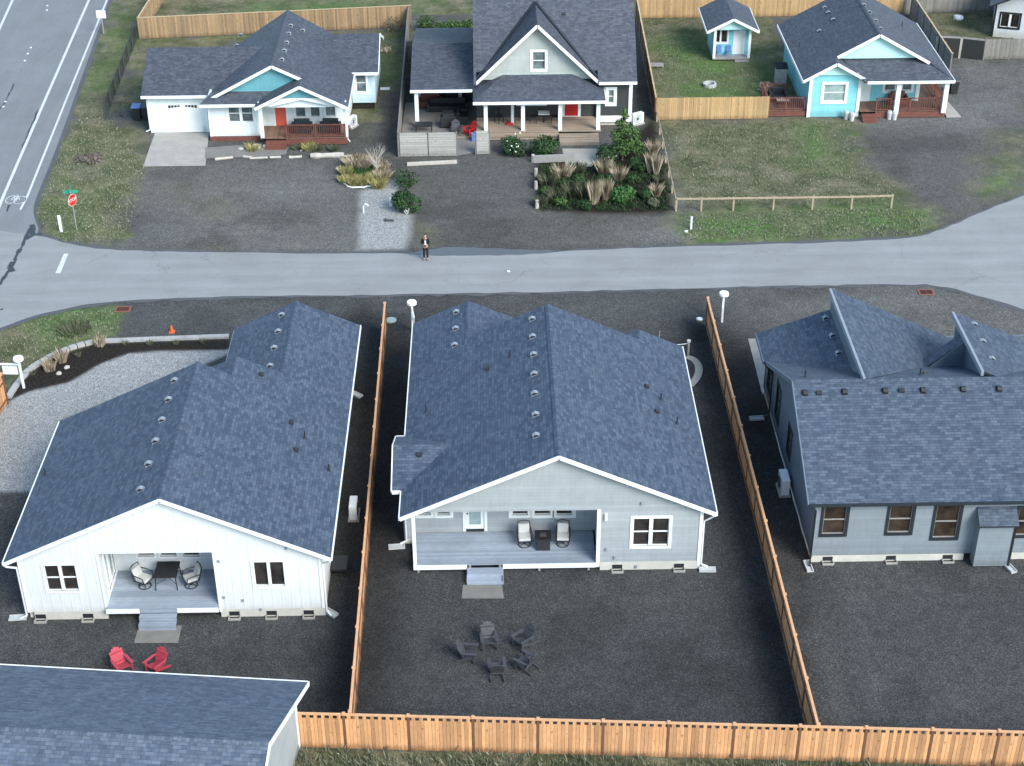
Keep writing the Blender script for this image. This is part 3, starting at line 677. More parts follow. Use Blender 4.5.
wall(mb, (wr,56.16,0), Yv, (1,0,0), 0, 13.3, 3.5, .3); wall(mb, (wl,61.7,0), Yv, (-1,0,0), 0, 10.3, 3.45, .3)
wall(mb, (0,68.5,0), X, (0,1,0), 1.2, 8.9, 3.4, .3); wall(mb, (0,72,0), X, (0,1,0), wl, 1.1, [(wl,3.4),(lx,lz-.15),(1.1,3.4)], .3); mb.build('side_wall', 'siding_grey', h)
window(h, (0,56,0), X, (0,-1,0), *win, cols=2, rows=2, cw=.13)
for k, w_ in enumerate(hw1): window(h, (0,back,0), X, (0,-1,0), *w_, rows=1, cw=.15)
mb = MB(); a = dr
mb.box(a[0]-.13, a[0], back-.04, back+.1, a[2], a[3]); mb.box(a[1], a[1]+.13, back-.04, back+.1, a[2], a[3]); fr_ = mb.build('door_frame', 'white_trim', h)
mb = MB(); mb.box(a[0]+.005, a[1]-.005, back+.02, back+.07, a[2]+.02, a[3]); dd = mb.build('door', 'white_trim', h)
mb = MB(); mb.box(a[0]+.16, a[1]-.16, back+.012, back+.018, a[2]+.35, a[3]-.1); mb.build('door_glass', 'glass_pale', dd)
mb = MB(); mb.box(a[0]+.02, a[1]-.02, back-.01, back+.015, a[2]-.04, a[2]+.1); mb.build('threshold', 'black_plastic', dd)
mb = MB(); mb.tube([(a[0]+.09,back,1.5),(a[0]+.09,back-.05,1.5)], .035, 8); mb.build('handle', 'black_metal', dd)
mb = MB()
for x0, x1 in ((wl,wl+.15),(4.42,4.58),(wr-.12,wr+.01)): mb.box(x0, x1, 55.965, 55.996, .2, (oz+.02) if x1 < 5 else tp(wr)-.02)
mb.box(wl-.012, wl, 55.98, 56.12, .2, 3.3); mb.box(4.42-.01, 4.5, 56.0, 56.1, .45, oz); mb.box(wr+.003, wr+.03, 55.97, 56.1, .2, 3.35); mb.build('corner_trim', 'white_trim', h)
mb = MB(); mb.box(wl+.01, wl+.13, 56.0, 56.12, .45, 3.3); mb.build('porch_post', 'white_trim', h)
mb = MB(); mb.box(4.6, wr, 55.985, 56.14, 0, .44); mb.box(wr-.1, wr, 56.15, 69.3, 0, .3); mb.box(wl, 4.4, back, back+.15, 0, .4); mb.box(wl+.02, wl+.15, 58.2, 71.9, 0, .3); mb.box(-4.18, wl+.02, 58.12, 61.5, 0, .3); mb.build('foundation_wall', 'foundation', h)
for u in (617.5, 679.5): crawlvent(h, at(u, 573).x, 55.985)
mb = MB(); mb.box(wl+.0, 4.42, 55.98, back-.01, .39, .43); dk = mb.build('deck_floor', 'deck_blue', h)
mb = MB(); mb.box(wl-.01, -1.33, 55.93, 55.97, .2, .435); mb.box(.27, 4.42, 55.93, 55.97, .2, .435); mb.build('deck_fascia', 'white_trim', h)
mb = MB()
for x in (-3.5, -1.2, .15, 1.9, 4.1): mb.box(x-.05, x+.05, 56.0, 56.1, 0, .38)
mb.build('deck_post', 'wood_grey', h)
mb = MB(); mb.box(-1.32, .26, 55.5, 55.925, .25, .29); mb.box(-1.32, .26, 55.1, 55.49, .11, .15); mb.box(-1.32, .26, 55.47, 55.5, .0, .25); mb.box(-1.32, .26, 55.07, 55.1, 0, .13); mb.box(-1.34,-1.31,55.1,55.92,0,.22); mb.box(.26,.29,55.1,55.92,0,.22); mb.build('steps', 'deck_blue', h)
# lamp, outlets
mb = MB(); q0 = aty(606, 516, 56); mb.box(q0.x-.06, q0.x+.06, 55.9, 55.99, q0.z-.2, q0.z+.15); mb.build('wall_lamp', 'white_plastic', h)
mb = MB()
for u, v_ in ((606.5,549),(614.7,557),(642,503),(636,566)): q0 = aty(u, v_, 56); mb.box(q0.x-.05, q0.x+.05, 55.93, 55.99, q0.z-.08, q0.z+.08)
mb.build('wall_outlet', 'vent_metal', h)
pL, nL = (xl,60,ze), (-mm,0,1); pR, nR = (xr,60,ze), (mm,0,1)
vents(h, [(456.5,312.5),(456,329),(455,345.5)], pL, nL)
vents(h, [(532.5,319.5),(533,337),(534,355),(534.5,374.5),(535,394),(536,415),(536.5,436)], pL, nL)
vents(h, [(509.5,357),(426,412)], pL, nL, 'pipe'); vents(h, [(487.5,369)], pL, nL, 'low')
vents(h, [(646.5,387),(656.5,412)], pR, nR, 'low'); vents(h, [(661,400),(677,424)], pR, nR, 'pipe')
vents(h, [(419.5,455)], (bx,by0,ze), (0,-mm,1), 'low')
downspout(h, -4.1, 58.02, 3.1, out=(-1,-.2), eave=(-4.15,55.9,3.2)); downspout(h, wr+.08, 56.0, 3.1, out=(1,-.1), eave=(9.5,55.8,3.2))
splash(at(405,547), R(-84), 'white splash block on dark stone left of the grey house deck'); splash(at(699,570.5), R(88), 'white splash block at the right front corner of the grey house')
tag(sheet('concrete_pad', [at(461.5,599), at(504,599), at(502,585.5), at(463,585.5)], .03, 'concrete_dark'), kind='structure')

# ------------------------------------------------------------ white house
h = thing('house', 'white board-and-batten house with recessed porch beside pale gravel drive', 'house', (-13.7, 53.2, 0))
yf, ze, mm = 52.9, 3.35, .464; xl, xr, xm = -20.65, -6.95, -13.75; zr = ze+mm*(xm-xl); y1, y2, y3 = 63.6, 65.3, 72.3
mx, my = -12.25, 0; mz = ze+mm*(xr-mx); rx_, rz_ = -10.15, ze+mm*(xr+10.15)
planes = [[(xl,yf,ze),(xm,yf,zr),(xm,y1,zr),(xl,y1,ze)],
 [(xm,yf,zr),(xr,yf,ze),(xr,y3,ze),(rx_,y3,rz_),(rx_,y2,rz_),(mx,y2,mz),(mx,y1,mz),(xm,y1,zr)],
 [(mx,y2,mz),(mx,y1-1.5,mz),(mx-3,y1-1.5,mz-3*mm),(mx-3,y2,mz-3*mm)],
 [(rx_,y3,rz_),(rx_,y2-2,rz_),(-13.5,y2-2,rz_-3.35*mm),(-13.5,y3,rz_-3.35*mm)]]
roof(h, planes, ridges=[((xm,yf,zr),(xm,y1,zr)), ((rx_,y2,rz_),(rx_,y3,rz_))])
trim(h, [((xl,yf,ze),(xm,yf,zr),(0,-1,0)),((xm,yf,zr),(xr,yf,ze),(0,-1,0)),((xl,yf,ze),(xl,y1,ze),(-1,0,0)),((xr,yf,ze),(xr,y3,ze),(1,0,0)),((-13.5,y2,ze-.2),(-13.5,y3,ze-.2),(-1,0,0))], h=.16)
wl, wr, yw = -20.15, -7.42, 53.2
tp = lambda x: (ze+mm*(x-xl) if x < xm else ze+mm*(xr-x))-.1
w1 = rectpx(yw, 43, 565.5, 79.5, 590.5); w2 = rectpx(yw, 252.5, 562, 285.5, 586)
px0, px1, pz0, pz1 = -16.72, -11.95, .72, 3.52
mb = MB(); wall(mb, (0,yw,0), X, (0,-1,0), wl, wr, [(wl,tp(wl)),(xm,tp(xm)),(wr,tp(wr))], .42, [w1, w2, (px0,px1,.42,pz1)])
x_ = wl+.3
while x_ < wr:
    segs = [(.42, tp(x_)-.05)]
    for hh in (w1, w2, (px0,px1,.42,pz1)):
        if hh[0]-.14 < x_ < hh[1]+.14:
            segs = [s2 for s1 in segs for s2 in ((s1[0], min(s1[1], hh[2]-.15)), (max(s1[0], hh[3]+.15), s1[1])) if s2[1]-s2[0] > .1]
    for a, b in segs: mb.box(x_-.025, x_+.025, yw-.009, yw-.001, a, b)
    x_ += .41
mb.build('wall', 'white_board', h) if 'white_board' in M else None
mat('white_board', (.7, .72, .73), .55, .04, 1.2, .03)
if not [c_ for c_ in C.objects if c_.name.startswith('wall') and c_.parent == h]: mb.build('wall', 'white_board', h)
mb = MB(); back = 55.6
hs = []
for a, b in ((137.5,154.5),(160,177),(183,200)): q0 = rectpx(back, a, 554, b, 556.2); hs.append((q0[0], q0[1], q0[2], 3.3))
wall(mb, (0,back,0), X, (0,-1,0), px0, px1, 3.8, .5, hs); wall(mb, (px1,yw+.15,0), Yv, (-1,0,0), 0, back-yw-.15, 3.8, .5, t=.12)
sw = (.5, 1.9, .95, 3.1); wall(mb, (px0,yw+.15,0), Yv, (1,0,0), 0, back-yw-.15, 3.8, .5, [sw], t=.12); mb.build('porch_wall', 'white_board', h)
mb = MB(); mb.box(px0, px1, yw+.16, back-.01, pz1+.06, pz1+.1); mb.build('porch_ceiling', 'white_trim', h)
for k in hs: window(h, (0,back,0), X, (0,-1,0), *k, rows=1, cw=.08)
window(h, (px0,yw+.15,0), Yv, (1,0,0), *sw, rows=1, cols=2, cw=.1, pane='glass_pale', name='sliding_door')
window(h, (0,yw,0), X, (0,-1,0), *w1, cols=2, rows=2, cw=.1); window(h, (0,yw,0), X, (0,-1,0), *w2, cols=2, rows=1, cw=.1)
mb = MB(); wall(mb, (wl,yw+.16,0), Yv, (-1,0,0), 0, 10.2, 3.5, .3); wall(mb, (wr,yw+.16,0), Yv, (1,0,0), 0, 18.8, 3.5, .3)
wall(mb, (0,63.3,0), X, (0,1,0), wl, -13.2, [(wl,3.4),(xm,zr-.2),(-13.2,zr-.5)], .3); wall(mb, (-13.1,63.4,0), Yv, (-1,0,0), 0, 8.6, 3.2, .3); wall(mb, (0,72,0), X, (0,1,0), -13.1, wr, [(-13.1,3.2),(rx_,rz_-.2),(wr,3.4)], .3); mb.build('side_wall', 'white_board', h)
mb = MB()
for x0 in (wl-.01, wr-.11): mb.box(x0, x0+.12, yw-.035, yw-.024, .42, 3.5)
for x0 in (px0-.1, px1): mb.box(x0, x0+.1, yw-.035, yw-.003, .3, pz1)
mb.build('corner_trim', 'white_trim', h)
mb = MB(); mb.box(wl+.25, px0-.05, yw-.01, yw+.14, 0, .41); mb.box(px1+.05, wr, yw-.01, yw+.14, 0, .41); mb.box(px0, px1, back, back+.1, 0, .5); mb.box(wl+.01, wl+.15, yw+.15, 63, 0, .3); mb.box(wr-.15, wr-.01, yw+.15, 72, 0, .3); mb.build('foundation_wall', 'foundation', h)
for u in (42.5,89.5,235,272,309): crawlvent(h, at(u, 617).x, yw-.01)
mb = MB(); mb.box(px0-.0, px1, 52.98, back-.01, .66, .70); mb.build('deck_floor', 'deck_blue', h)
mb = MB(); s0, s1 = at(141,624).x, at(178,624).x; mb.box(px0-.02, s0-.01, 52.93, 52.97, .48, .705); mb.box(s1+.01, px1+.02, 52.93, 52.97, .48, .705); mb.build('deck_fascia', 'white_trim', h)
mb = MB()
mb.box(s0, s1, 52.93, 52.975, .5, .66)
for k in range(2): mb.box(s0, s1, 52.965-.31*(k+1), 52.965-.31*k-.04, .44-.2*k, .48-.2*k); mb.box(s0, s1, 52.965-.31*(k+1)-.002, 52.965-.31*(k+1)+.02, .24-.22*k if k == 0 else 0, .439-.2*k)
mb.build('steps', 'deck_blue', h)
mb = MB()
for u, v_ in ((224,597),(243,600),(218.5,561),(286,548),(261,609)): q0 = aty(u, v_, yw); mb.box(q0.x-.05, q0.x+.05, yw-.05, yw-.025, q0.z-.07, q0.z+.07)
mb.build('wall_outlet', 'vent_metal', h)
nL, nR = (-mm,0,1), (mm,0,1)
vents(h, [(175,381),(169,400),(162.5,420.5),(156,441.5),(149,464.5),(141,490)], (xl,60,ze), nL)
vents(h, [(282,315.5),(278.5,332),(274.5,348.5),(270.5,366.5)], (rx_,70,rz_), nL)
vents(h, [(45.5,475)], (xl,60,ze), nL, 'pipe'); vents(h, [(261,375),(291,423),(296,450.5),(260.5,375)][1:3]+[(261,375)], (xr,60,ze), nR, 'low'); vents(h, [(305,438.5),(329,471)], (xr,60,ze), nR, 'pipe', 'vent_metal')
downspout(h, wl-.08, yw, 3.3, out=(-1,-.1), eave=(-20.6,52.98,3.25)); downspout(h, wr+.08, yw, 3.3, out=(.6,-.6), eave=(-7.0,52.98,3.25))
mb = MB(); q0 = at(353, 568); mb.box(wr+.02, wr+.75, 55.8, 56.8, .3, .42); mb.build('wall_landing', 'black_plastic', h)
splash(at(27,618), R(-85), 'white splash block at the left corner of the white house'); splash(at(324,610), R(50), 'white splash block angled out from the right corner of the white house')
splash(at(351,393), R(50), 'light splash block by the right wall of the white house, mid alley')
tag(sheet('concrete_pad', [at(134,643.5), at(178,643.5), at(182,626), at(139,626)], .03, 'concrete_dark'), kind='structure')

# ------------------------------------------------------------ right slate-blue house
h = thing('house', 'slate-blue house with dark window trim and stepped offset roofs at right', 'house', (14.1, 56.35, 0))
ye, ze, yrg, zr = 55.95, 3.52, 61.75, 6.25; x0, x1 = 13.65, 34; m1 = (zr-ze)/(yrg-ye); m2 = .455; mm = .464
yb = yrg+(zr-3.3)/m2
Ax, Bx = 17.12, 22.62; Dz = lambda x: 3.3+mm*(x-13.55); Azz = lambda x: zr-mm*(x-Ax)
yj = lambda z: yrg+(zr-z)/m2
A1 = (20.95, yj(Azz(20.95)), Azz(20.95))
planes = [[(x0,ye,ze),(x1,ye,ze),(x1,yrg,zr),(x0,yrg,zr)], [(x0,yrg,zr),(x1,yrg,zr),(x1,yb,3.3),(x0,yb,3.3)],
 [(13.55,yb-.1,3.3),(Ax,yj(Dz(Ax)),Dz(Ax)),(Ax,70.5,Dz(Ax)),(13.55,71.0,3.3)],
 [(Ax-.12,yrg+.02,zr+.07),(Ax,yrg,zr+.04),A1,(23.4,yj(Azz(23.4))-.3,Azz(23.4)+.02),(23.4,70.2,Azz(23.4)),(Ax-.12,70.2,zr+.07)],
 [(20.95,65.6,4.5),(Bx,65.6,5.95),(Bx,66.3,5.95),(20.95,66.3,4.5)],
 [(Bx-.1,62.1,zr+.12),(30,62.1,zr-3.2),(30,67.6,zr-3.2),(Bx-.1,67.6,zr+.12)]]
roof(h, planes, ('shingle_light', 'dark_trim'), ridges=[((x0,yrg,zr),(x1,yrg,zr))])
trim(h, [((x0,ye,ze),(x1,ye,ze),(0,-1,0))], 'dark_trim', w=.1, h=.12, name='gutter')
trim(h, [((x0,ye,ze),(x0,yrg,zr),(-1,0,0)),((x0,yrg,zr),(x0,yb,3.3),(-1,0,0)),((13.55,yb,3.3),(13.55,71,3.3),(-1,0,0))], 'siding_slate_shaded')
trim(h, [((Ax-.12,yrg,zr+.08),(Ax-.12,70.2,zr+.08),(-1,0,0)),((Bx-.1,62.1,zr+.13),(Bx-.1,67.6,zr+.13),(-1,0,0))], 'vent_metal', w=.12, h=.26, name='rake_board')
yw = 56.35; tp = lambda x: 0
wins = [rectpx(yw, *r4) for r4 in ((825,506,844,534),(891,506,909.5,532.5),(937.5,506,955.5,537.5),(1020,508,1040,535))]
mb = MB(); wall(mb, (0,yw,0), X, (0,-1,0), 14.1, 30, 3.6, .35, wins)
mb.build('wall', 'siding_slate', h)
mb = MB(); lw = []
for r4 in ((768,370,771,395),(774,390,780,416),(787,422,789.5,445)):
    a, b = atx(r4[0], r4[1], 14.1), atx(r4[2], r4[3], 14.1); lw.append((min(a.y,b.y), max(a.y,b.y), min(a.z,b.z), max(a.z,b.z)))
lw = [(62.6,63.5,1.2,2.7),(66,67.0,1.0,2.9),(68.4,69.6,1.0,2.9)]
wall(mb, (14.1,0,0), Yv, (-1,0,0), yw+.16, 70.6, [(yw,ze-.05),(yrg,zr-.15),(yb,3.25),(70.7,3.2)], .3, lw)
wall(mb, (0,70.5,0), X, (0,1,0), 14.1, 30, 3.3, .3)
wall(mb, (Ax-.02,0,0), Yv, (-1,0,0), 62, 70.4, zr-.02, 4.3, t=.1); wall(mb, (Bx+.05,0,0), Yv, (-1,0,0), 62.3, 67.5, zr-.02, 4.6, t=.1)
mb.build('side_wall', 'siding_slate_shaded', h)
mb = MB(); mb.ext([(20.9,65.55,4.35),(23.2,65.55,4.35),(Bx,65.55,5.95)], (0,.1,0)); mb.build('gable_wall', 'siding_slate_shaded', h)
for k, w_ in enumerate(wins): window(h, (0,yw,0), X, (0,-1,0), *w_, casing='dark_trim', pane='glass_brown', sash='wood_grey', cw=.13)
for w_ in lw: window(h, (14.1,0,0), Yv, (-1,0,0), *w_, casing='dark_trim', pane='glass_grey', sash='dark_trim', cw=.1)
mb = MB(); mb.box(14.12, 20.98, yw-.03, yw+.12, 0, .34); mb.box(23, 30, yw-.03, yw+.12, 0, .34); mb.box(14.12, 14.25, yw+.13, 70.5, 0, .3); mb.build('foundation_wall', 'foundation', h)
for u in (827,890.5,947.5): crawlvent(h, at(u, 561).x, yw-.03)
mb = MB(); mb.box(14.05, 14.15, yw-.05, yw-.002, .3, 3.5); mb.build('corner_trim', 'siding_slate', h)
# chimney-chase cabinet on the wall
xa, xb = aty(972,510,55.75).x+.5, aty(1007,510,55.75).x+.55
mb = MB(); mb.box(xa, xb, 55.75, yw-.005, .08, 2.45); ch = mb.build('wall_cabinet', 'siding_slate', h)
mb = MB(); pl = [(xa-.08,55.6,2.42),(xb+.08,55.6,2.42),(xb+.08,yw-.01,2.95),(xa-.08,yw-.01,2.95)]; mb.ext(pl, (0,0,-.08), 0, 1, slope_uv(pl)); mb.build('cabinet_roof', ['shingle_light','dark_trim'], ch)
mb = MB(); mb.box(xb-.06, xb+.03, 55.71, 55.745, .1, 2.4); mb.build('downspout', 'black_metal', ch)
vents(h, [(826,318.5),(833,336),(839,353.5)], (13.55,69,3.3), (-mm,0,1)); vents(h, [(973.5,325),(982,342),(991,359.5)], (Bx,65,zr), ((3.2+.12)/7.6,0,1))
fp, fn = (x0,ye,ze), (0,-m1,1)
vents(h, [(805,393),(844.6,392),(885,391),(923,390.5),(963,389.5),(999,389)], fp, fn, m='black_metal'); vents(h, [(819,393.5),(901.6,391)], fp, fn, 'low')
bp_, bn = (x0,yrg,zr), (0,m2,1)
vents(h, [(805,377),(920,375)], bp_, bn, 'pipe'); vents(h, [(925.5,374)], bp_, bn, 'low')
downspout(h, 14.05, 56.2, 3.4, m='black_metal', eave=(13.8,55.93,3.45), out=(-.2,-1)); downspout(h, 14.0, 68.0, 3.2, m='black_metal', eave=(13.6,68.1,3.3), out=(-1,0))
mb = MB(); mb.tube([(13.98,y_,.5+.05*math.sin(y_*3)) for y_ in np.linspace(56.6,66,30)], .02, 6); mb.build('wall_pipe', 'white_metal', h)
splash(at(806,562), R(5), 'white splash block at the near left corner of the slate-blue house'); splash(at(1004.5,563.5), R(18), 'white splash block in front of the wall cabinet'); splash((13.75,68.0), R(-85), 'white splash block by the far left corner of the slate-blue house')
tag(sheet('walkway', [at(748,339), at(757,339), at(768,352), at(776,400), at(762,394)], .03, 'concrete'), kind='structure')

# ------------------------------------------------------------ near left building (rotated, its back slope fills the corner)
ang = R(-5.9); e0 = at(308, 682, 3.0); h = thing('house', 'pale blue gabled building cut off by the lower left corner, shingle roof seen from above', 'house', (e0.x, e0.y, 0), ang)
Lx, hw_, zr = -24, 5.9, 5.65; ze = 3.0; m1 = (zr-ze)/hw_
roof(h, [[(Lx,0,ze),(0,0,ze),(0,-hw_,zr),(Lx,-hw_,zr)], [(Lx,-hw_,zr),(0,-hw_,zr),(0,-2*hw_,ze),(Lx,-2*hw_,ze)]], ridges=[((Lx,-hw_,zr),(0,-hw_,zr))], local=True, mats=('shingle_near_sheen','white_trim'))
trim(h, [((Lx,0,ze),(0,0,ze),(0,1,0)),((0,0,ze),(0,-hw_,zr),(1,0,0)),((0,-hw_,zr),(0,-2*hw_,ze),(1,0,0))], h=.18, local=True)
mb = MB(); wall(mb, (-.45,0,0), Yv, (1,0,0), -2*hw_+.5, -.5, [(-2*hw_+.5,ze+.1),(-hw_,zr-.15),(-.5,ze+.1)], 0); wall(mb, (0,-.5,0), X, (0,1,0), Lx+.5, -.6, ze+.1, 0); mb.build('wall', 'siding_grey', h, True)
mb = MB(); mb.box(-.48, -.41, -.62, -.46, 0, ze+.05); mb.build('corner_trim', 'white_trim', h, True)

# ------------------------------------------------------------ far left cottage (pale blue, coral door)
h = thing('house', 'pale blue cottage with teal gables, coral red door and white single garage', 'house', (-15, 105, 0))
m = .49; SG = ('shingle_grey', 'shingle_grey')
rx0, rz0 = -14.9, 5.5; zt = lambda x: rz0-m*(x-rx0); pk = (-12.95, zt(-12.95)); xr = -9.72
gl = -19.3; ml = (rz0-3.2)/(rx0-gl)
planes = [[(rx0,104.0,rz0),(gl,104.0,3.2),(gl,113,3.2),(rx0,115.3,rz0)],
 [(rx0,104.0,rz0),(pk[0],104.0,pk[1]),(pk[0],102.6,pk[1]),(xr,102.6,zt(xr)),(xr,114,zt(xr)),(rx0,115.3,rz0)],
 [(pk[0],102.6,pk[1]),(-16.1,102.6,pk[1]-m*3.15),(-16.1,104.6,pk[1]-m*3.15),(pk[0],104.6,pk[1])],
 [(-20.0,103.4,2.95),(-16.0,103.4,2.95),(-14,104.4,3.5),(-19.2,104.4,3.5)],
 [(-24.3,105.1,2.95),(-19.3,105.1,2.95),(-15.5,109.3,4.9),(-24.3,109.3,4.9)], [(-24.3,109.3,4.9),(-15.5,109.3,4.9),(-18,113.4,2.95),(-24.3,113.4,2.95)],
 [(-9.9,108.8,3.05),(-8.0,108.8,3.05),(-8.0,112.4,4.65),(-13.3,112.4,4.65)], [(-8.0,112.4,4.65),(-13.3,112.4,4.65),(-9.9,116,3.05),(-8.0,116,3.05)]]
roof(h, planes, SG, ridges=[((rx0,104,rz0),(rx0,115.3,rz0))])
mb = MB(); mb.ext([(-15.6,102.95,2.98),(-15.0,102.95,2.95),(-12.95,102.95,3.42),(-10.9,102.95,2.95),(-10.3,102.95,2.98),(-11.45,102.95,3.52),(-14.45,102.95,3.52)], (0,.06,0)); mb.build('porch_arch', 'white_trim', h)
trim(h, [((rx0,104,rz0),(gl,104,3.2),(0,-1,0)),((rx0,104,rz0),(pk[0],104,pk[1]),(0,-1,0)),((pk[0],102.6,pk[1]),(-16.1,102.6,pk[1]-m*3.15),(0,-1,0)),((pk[0],102.6,pk[1]),(xr,102.6,zt(xr)),(0,-1,0)),
  ((-20,103.4,2.95),(-16,103.4,2.95),(0,-1,0)),((-24.3,105.1,2.95),(-19.7,105.1,2.95),(0,-1,0)),((-9.9,108.8,3.05),(-8,108.8,3.05),(0,-1,0)),((-8,108.8,3.05),(-8,112.4,4.65),(1,0,0)),((-8,112.4,4.65),(-8,116,3.05),(1,0,0)),((xr,102.6,zt(xr)),(xr,108.8,zt(xr)),(1,0,0))], h=.2)
mb = MB(); mb.ext([(gl+.3,104.4,3.3),(-14.4,104.4,3.3),(-12.4,104.4,4.1),(rx0,104.4,rz0-.2)], (0,.12,0)); mb.ext([(-14.35,103.0,3.55),(-11.55,103.0,3.55),(pk[0],103.0,pk[1]-.25)], (0,.1,0)); mb.build('gable_wall', 'siding_teal', h)
gd = (-22.9,-20.35,.02,2.25)
mb = MB(); wall(mb, (0,105.6,0), X, (0,-1,0), -23.95, -19.95, 2.95, 0, [gd]); mb.build('garage_wall', 'siding_white_lap', h)
mb = MB(); mb.box(gd[0], gd[1], 105.66, 105.72, gd[2], gd[3])
for k in range(1, 4): mb.box(gd[0], gd[1], 105.64, 105.66, gd[2]+k*.56-.015, gd[2]+k*.56+.01)
g_ = mb.build('garage_door', 'white_trim', h)
mb = MB()
for u in (167.5, 184.5):
    for k in range(4): q0 = aty(u+k*3.1, 102, 105.6); q0.z = 1.95; mb.box(q0.x, q0.x+.16, 105.63, 105.655, 1.82+(.03*k if u < 170 else .09-.03*k), 2.02)
mb.build('door_lights', 'glass_dark', g_)
mb = MB(); wall(mb, (-23.95,105.76,0), Yv, (-1,0,0), 0, 7.4, [(0,2.9),(3.6,4.7),(7.4,2.9)], 0); mb.build('side_wall', 'siding_teal', h)
yw = 104.15; w1 = rectpx(yw, 227.5, 104.5, 253.5, 120.5); w1 = (w1[0], w1[1], 1.35, 2.6)
mb = MB(); wall(mb, (0,yw,0), X, (0,-1,0), -19.55, -15.95, 2.95, .3, [w1]); wall(mb, (-19.55,yw+.15,0), Yv, (-1,0,0), 0, 1.3, 3.2, .1); wall(mb, (-16.1,yw-1,0), Yv, (1,0,0), 1.15, 2.2, 3.2, .5)
mb.box(-15.97, -15.72, 103.3, 103.55, .5, 3.1); mb.box(-9.9, -10.15, 103.3, 103.55, .5, 3.1)
mb.ext([(-15.7,103.25,2.75),(-10.1,103.25,2.75),(-10.1,103.25,2.93),(-12.95,103.25,3.5),(-15.7,103.25,2.93)], (0,.1,0))
mb.build('wall', 'siding_white_lap', h)
window(h, (0,yw,0), X, (0,-1,0), *w1, cols=2, rows=2, cw=.15, pane='glass_grey')
yb = 105.4; dr = (aty(274,101,yb).x, aty(285,101,yb).x, .5, 2.6)
pw = [(aty(a,100,yb).x, aty(b,100,yb).x, 1.15, 2.75) for a, b in ((294.5,304.5),(309.5,319),(324.5,334.5))]
mb = MB(); wall(mb, (0,yb,0), X, (0,-1,0), -16, -10.05, [(-16,2.85),(-12.95,3.4),(-10.05,2.85)], .5, [dr]+pw); wall(mb, (-10.05,yb+.16,0), Yv, (1,0,0), 0, 8.3, 2.85, .3); mb.build('porch_wall', 'siding_white_lap', h)
for k in pw: window(h, (0,yb,0), X, (0,-1,0), *k, rows=2, cw=.13, pane='glass_grey')
mb = MB(); mb.box(dr[0], dr[1], yb+.03, yb+.08, dr[2], dr[3]); d_ = mb.build('front_door', 'coral_paint', h)
mb = MB()
for k in range(3): mb.box(dr[0]+.15+k*.26, dr[0]+.35+k*.26, yb+.015, yb+.028, 2.35, 2.5)
mb.build('door_lights', 'glass_dark', d_)
mb = MB(); mb.box(dr[0]-.14, dr[0], yb-.04, yb+.1, .5, 2.75); mb.box(dr[1], dr[1]+.14, yb-.04, yb+.1, .5, 2.75); mb.build('door_frame', 'white_trim', h)
mb = MB(); mb.box(-16, -9.95, 103.2, yb-.01, .46, .5); mb.build('deck_floor', 'deck_brown', h)
def railing(parent, a, b, z0, hgt=.95, m='wood_stain_red', bal=.14, name='railing', local=False):
    a, b = V((a[0],a[1],z0)), V((b[0],b[1],z0)); mb = MB(); L = (b-a).length; n = max(1, int(L/bal))
    mb.beam(a+Z*hgt, b+Z*hgt, .1, .05); mb.beam(a+Z*.12, b+Z*.12, .05, .07)
    for i in range(n+1): p = a.lerp(b, i/n); mb.box(p.x-.018, p.x+.018, p.y-.018, p.y+.018, z0+.14, z0+hgt-.02)
    for p in (a, b, a.lerp(b, .5)): mb.box(p.x-.05, p.x+.05, p.y-.05, p.y+.05, z0, z0+hgt+.06)
    return mb.build(name, m, parent, local)
railing(h, (-14.15,103.25), (-10.1,103.25), .5)
mb = MB(); mb.box(-14.2, -9.95, 103.1, 103.17, .05, .45); mb.box(-19.6, -15.9, 103.95, 104.1, .0, .3); mb.build('deck_skirt', 'wood_stain_red', h)
mb = MB()
for k in range(3): mb.box(-15.6, -14.15, 103.18-.3*(k+1), 103.18-.3*k-.01, .0, .38-.13*k)
mb.build('steps', 'wood_stain_red', h)
w3 = rectpx(109.3, 355.5, 74, 366.5, 92)
mb = MB(); wall(mb, (0,109.3,0), X, (0,-1,0), -10.0, -8.3, 3.1, .55, [w3]); wall(mb, (-8.3,109.46,0), Yv, (1,0,0), 0, 6.3, [(0,3.0),(2.95,4.5),(6.3,2.95)], .55); mb.build('wing_wall', 'siding_paleblue', h)
window(h, (0,109.3,0), X, (0,-1,0), *w3, rows=2, cw=.15, pane='glass_grey')
mb = MB(); mb.box(-10, -8.45, 109.5, 115, 0, .54); mb.box(-19.4,-10,104.4,108,0,.29); mb.build('foundation_wall', 'crawl_shade', h)  # near-black blocks stand in for the shade of the open crawlspace
sp_, sn = (rx0,108,rz0), (m,0,1)
vents(h, [(290.5,26),(288.5,34),(286.5,43),(284,51),(281.5,60),(302.5,31)], sp_, sn); vents(h, [(241,35.5),(237,46)], (rx0,108,rz0), (-ml,0,1))
downspout(h, -9.95, 103.5, 2.9, out=(.5,-.6)); downspout(h, -24.05, 105.6, 2.9, out=(-1,-.2))
mb = MB()
for x0 in (-24.0, -20.05): mb.box(x0, x0+.15, 105.56, 105.597, 0, 2.9)
for x0 in (-19.6, -16.0): mb.box(x0, x0+.14, yw-.035, yw-.003, .3, 2.9)
mb.build('corner_trim', 'white_trim', h)
tag(sheet('garage_apron', [at(143,167), at(205.5,166), at(209,133), at(155,133)], .03, 'concrete'), kind='structure')
tag(sheet('front_path', [at(205,159), at(205,148), at(262,144), at(262,148), at(288,148), at(286,155), at(262,157)], .034, 'concrete_dark'), kind='structure')

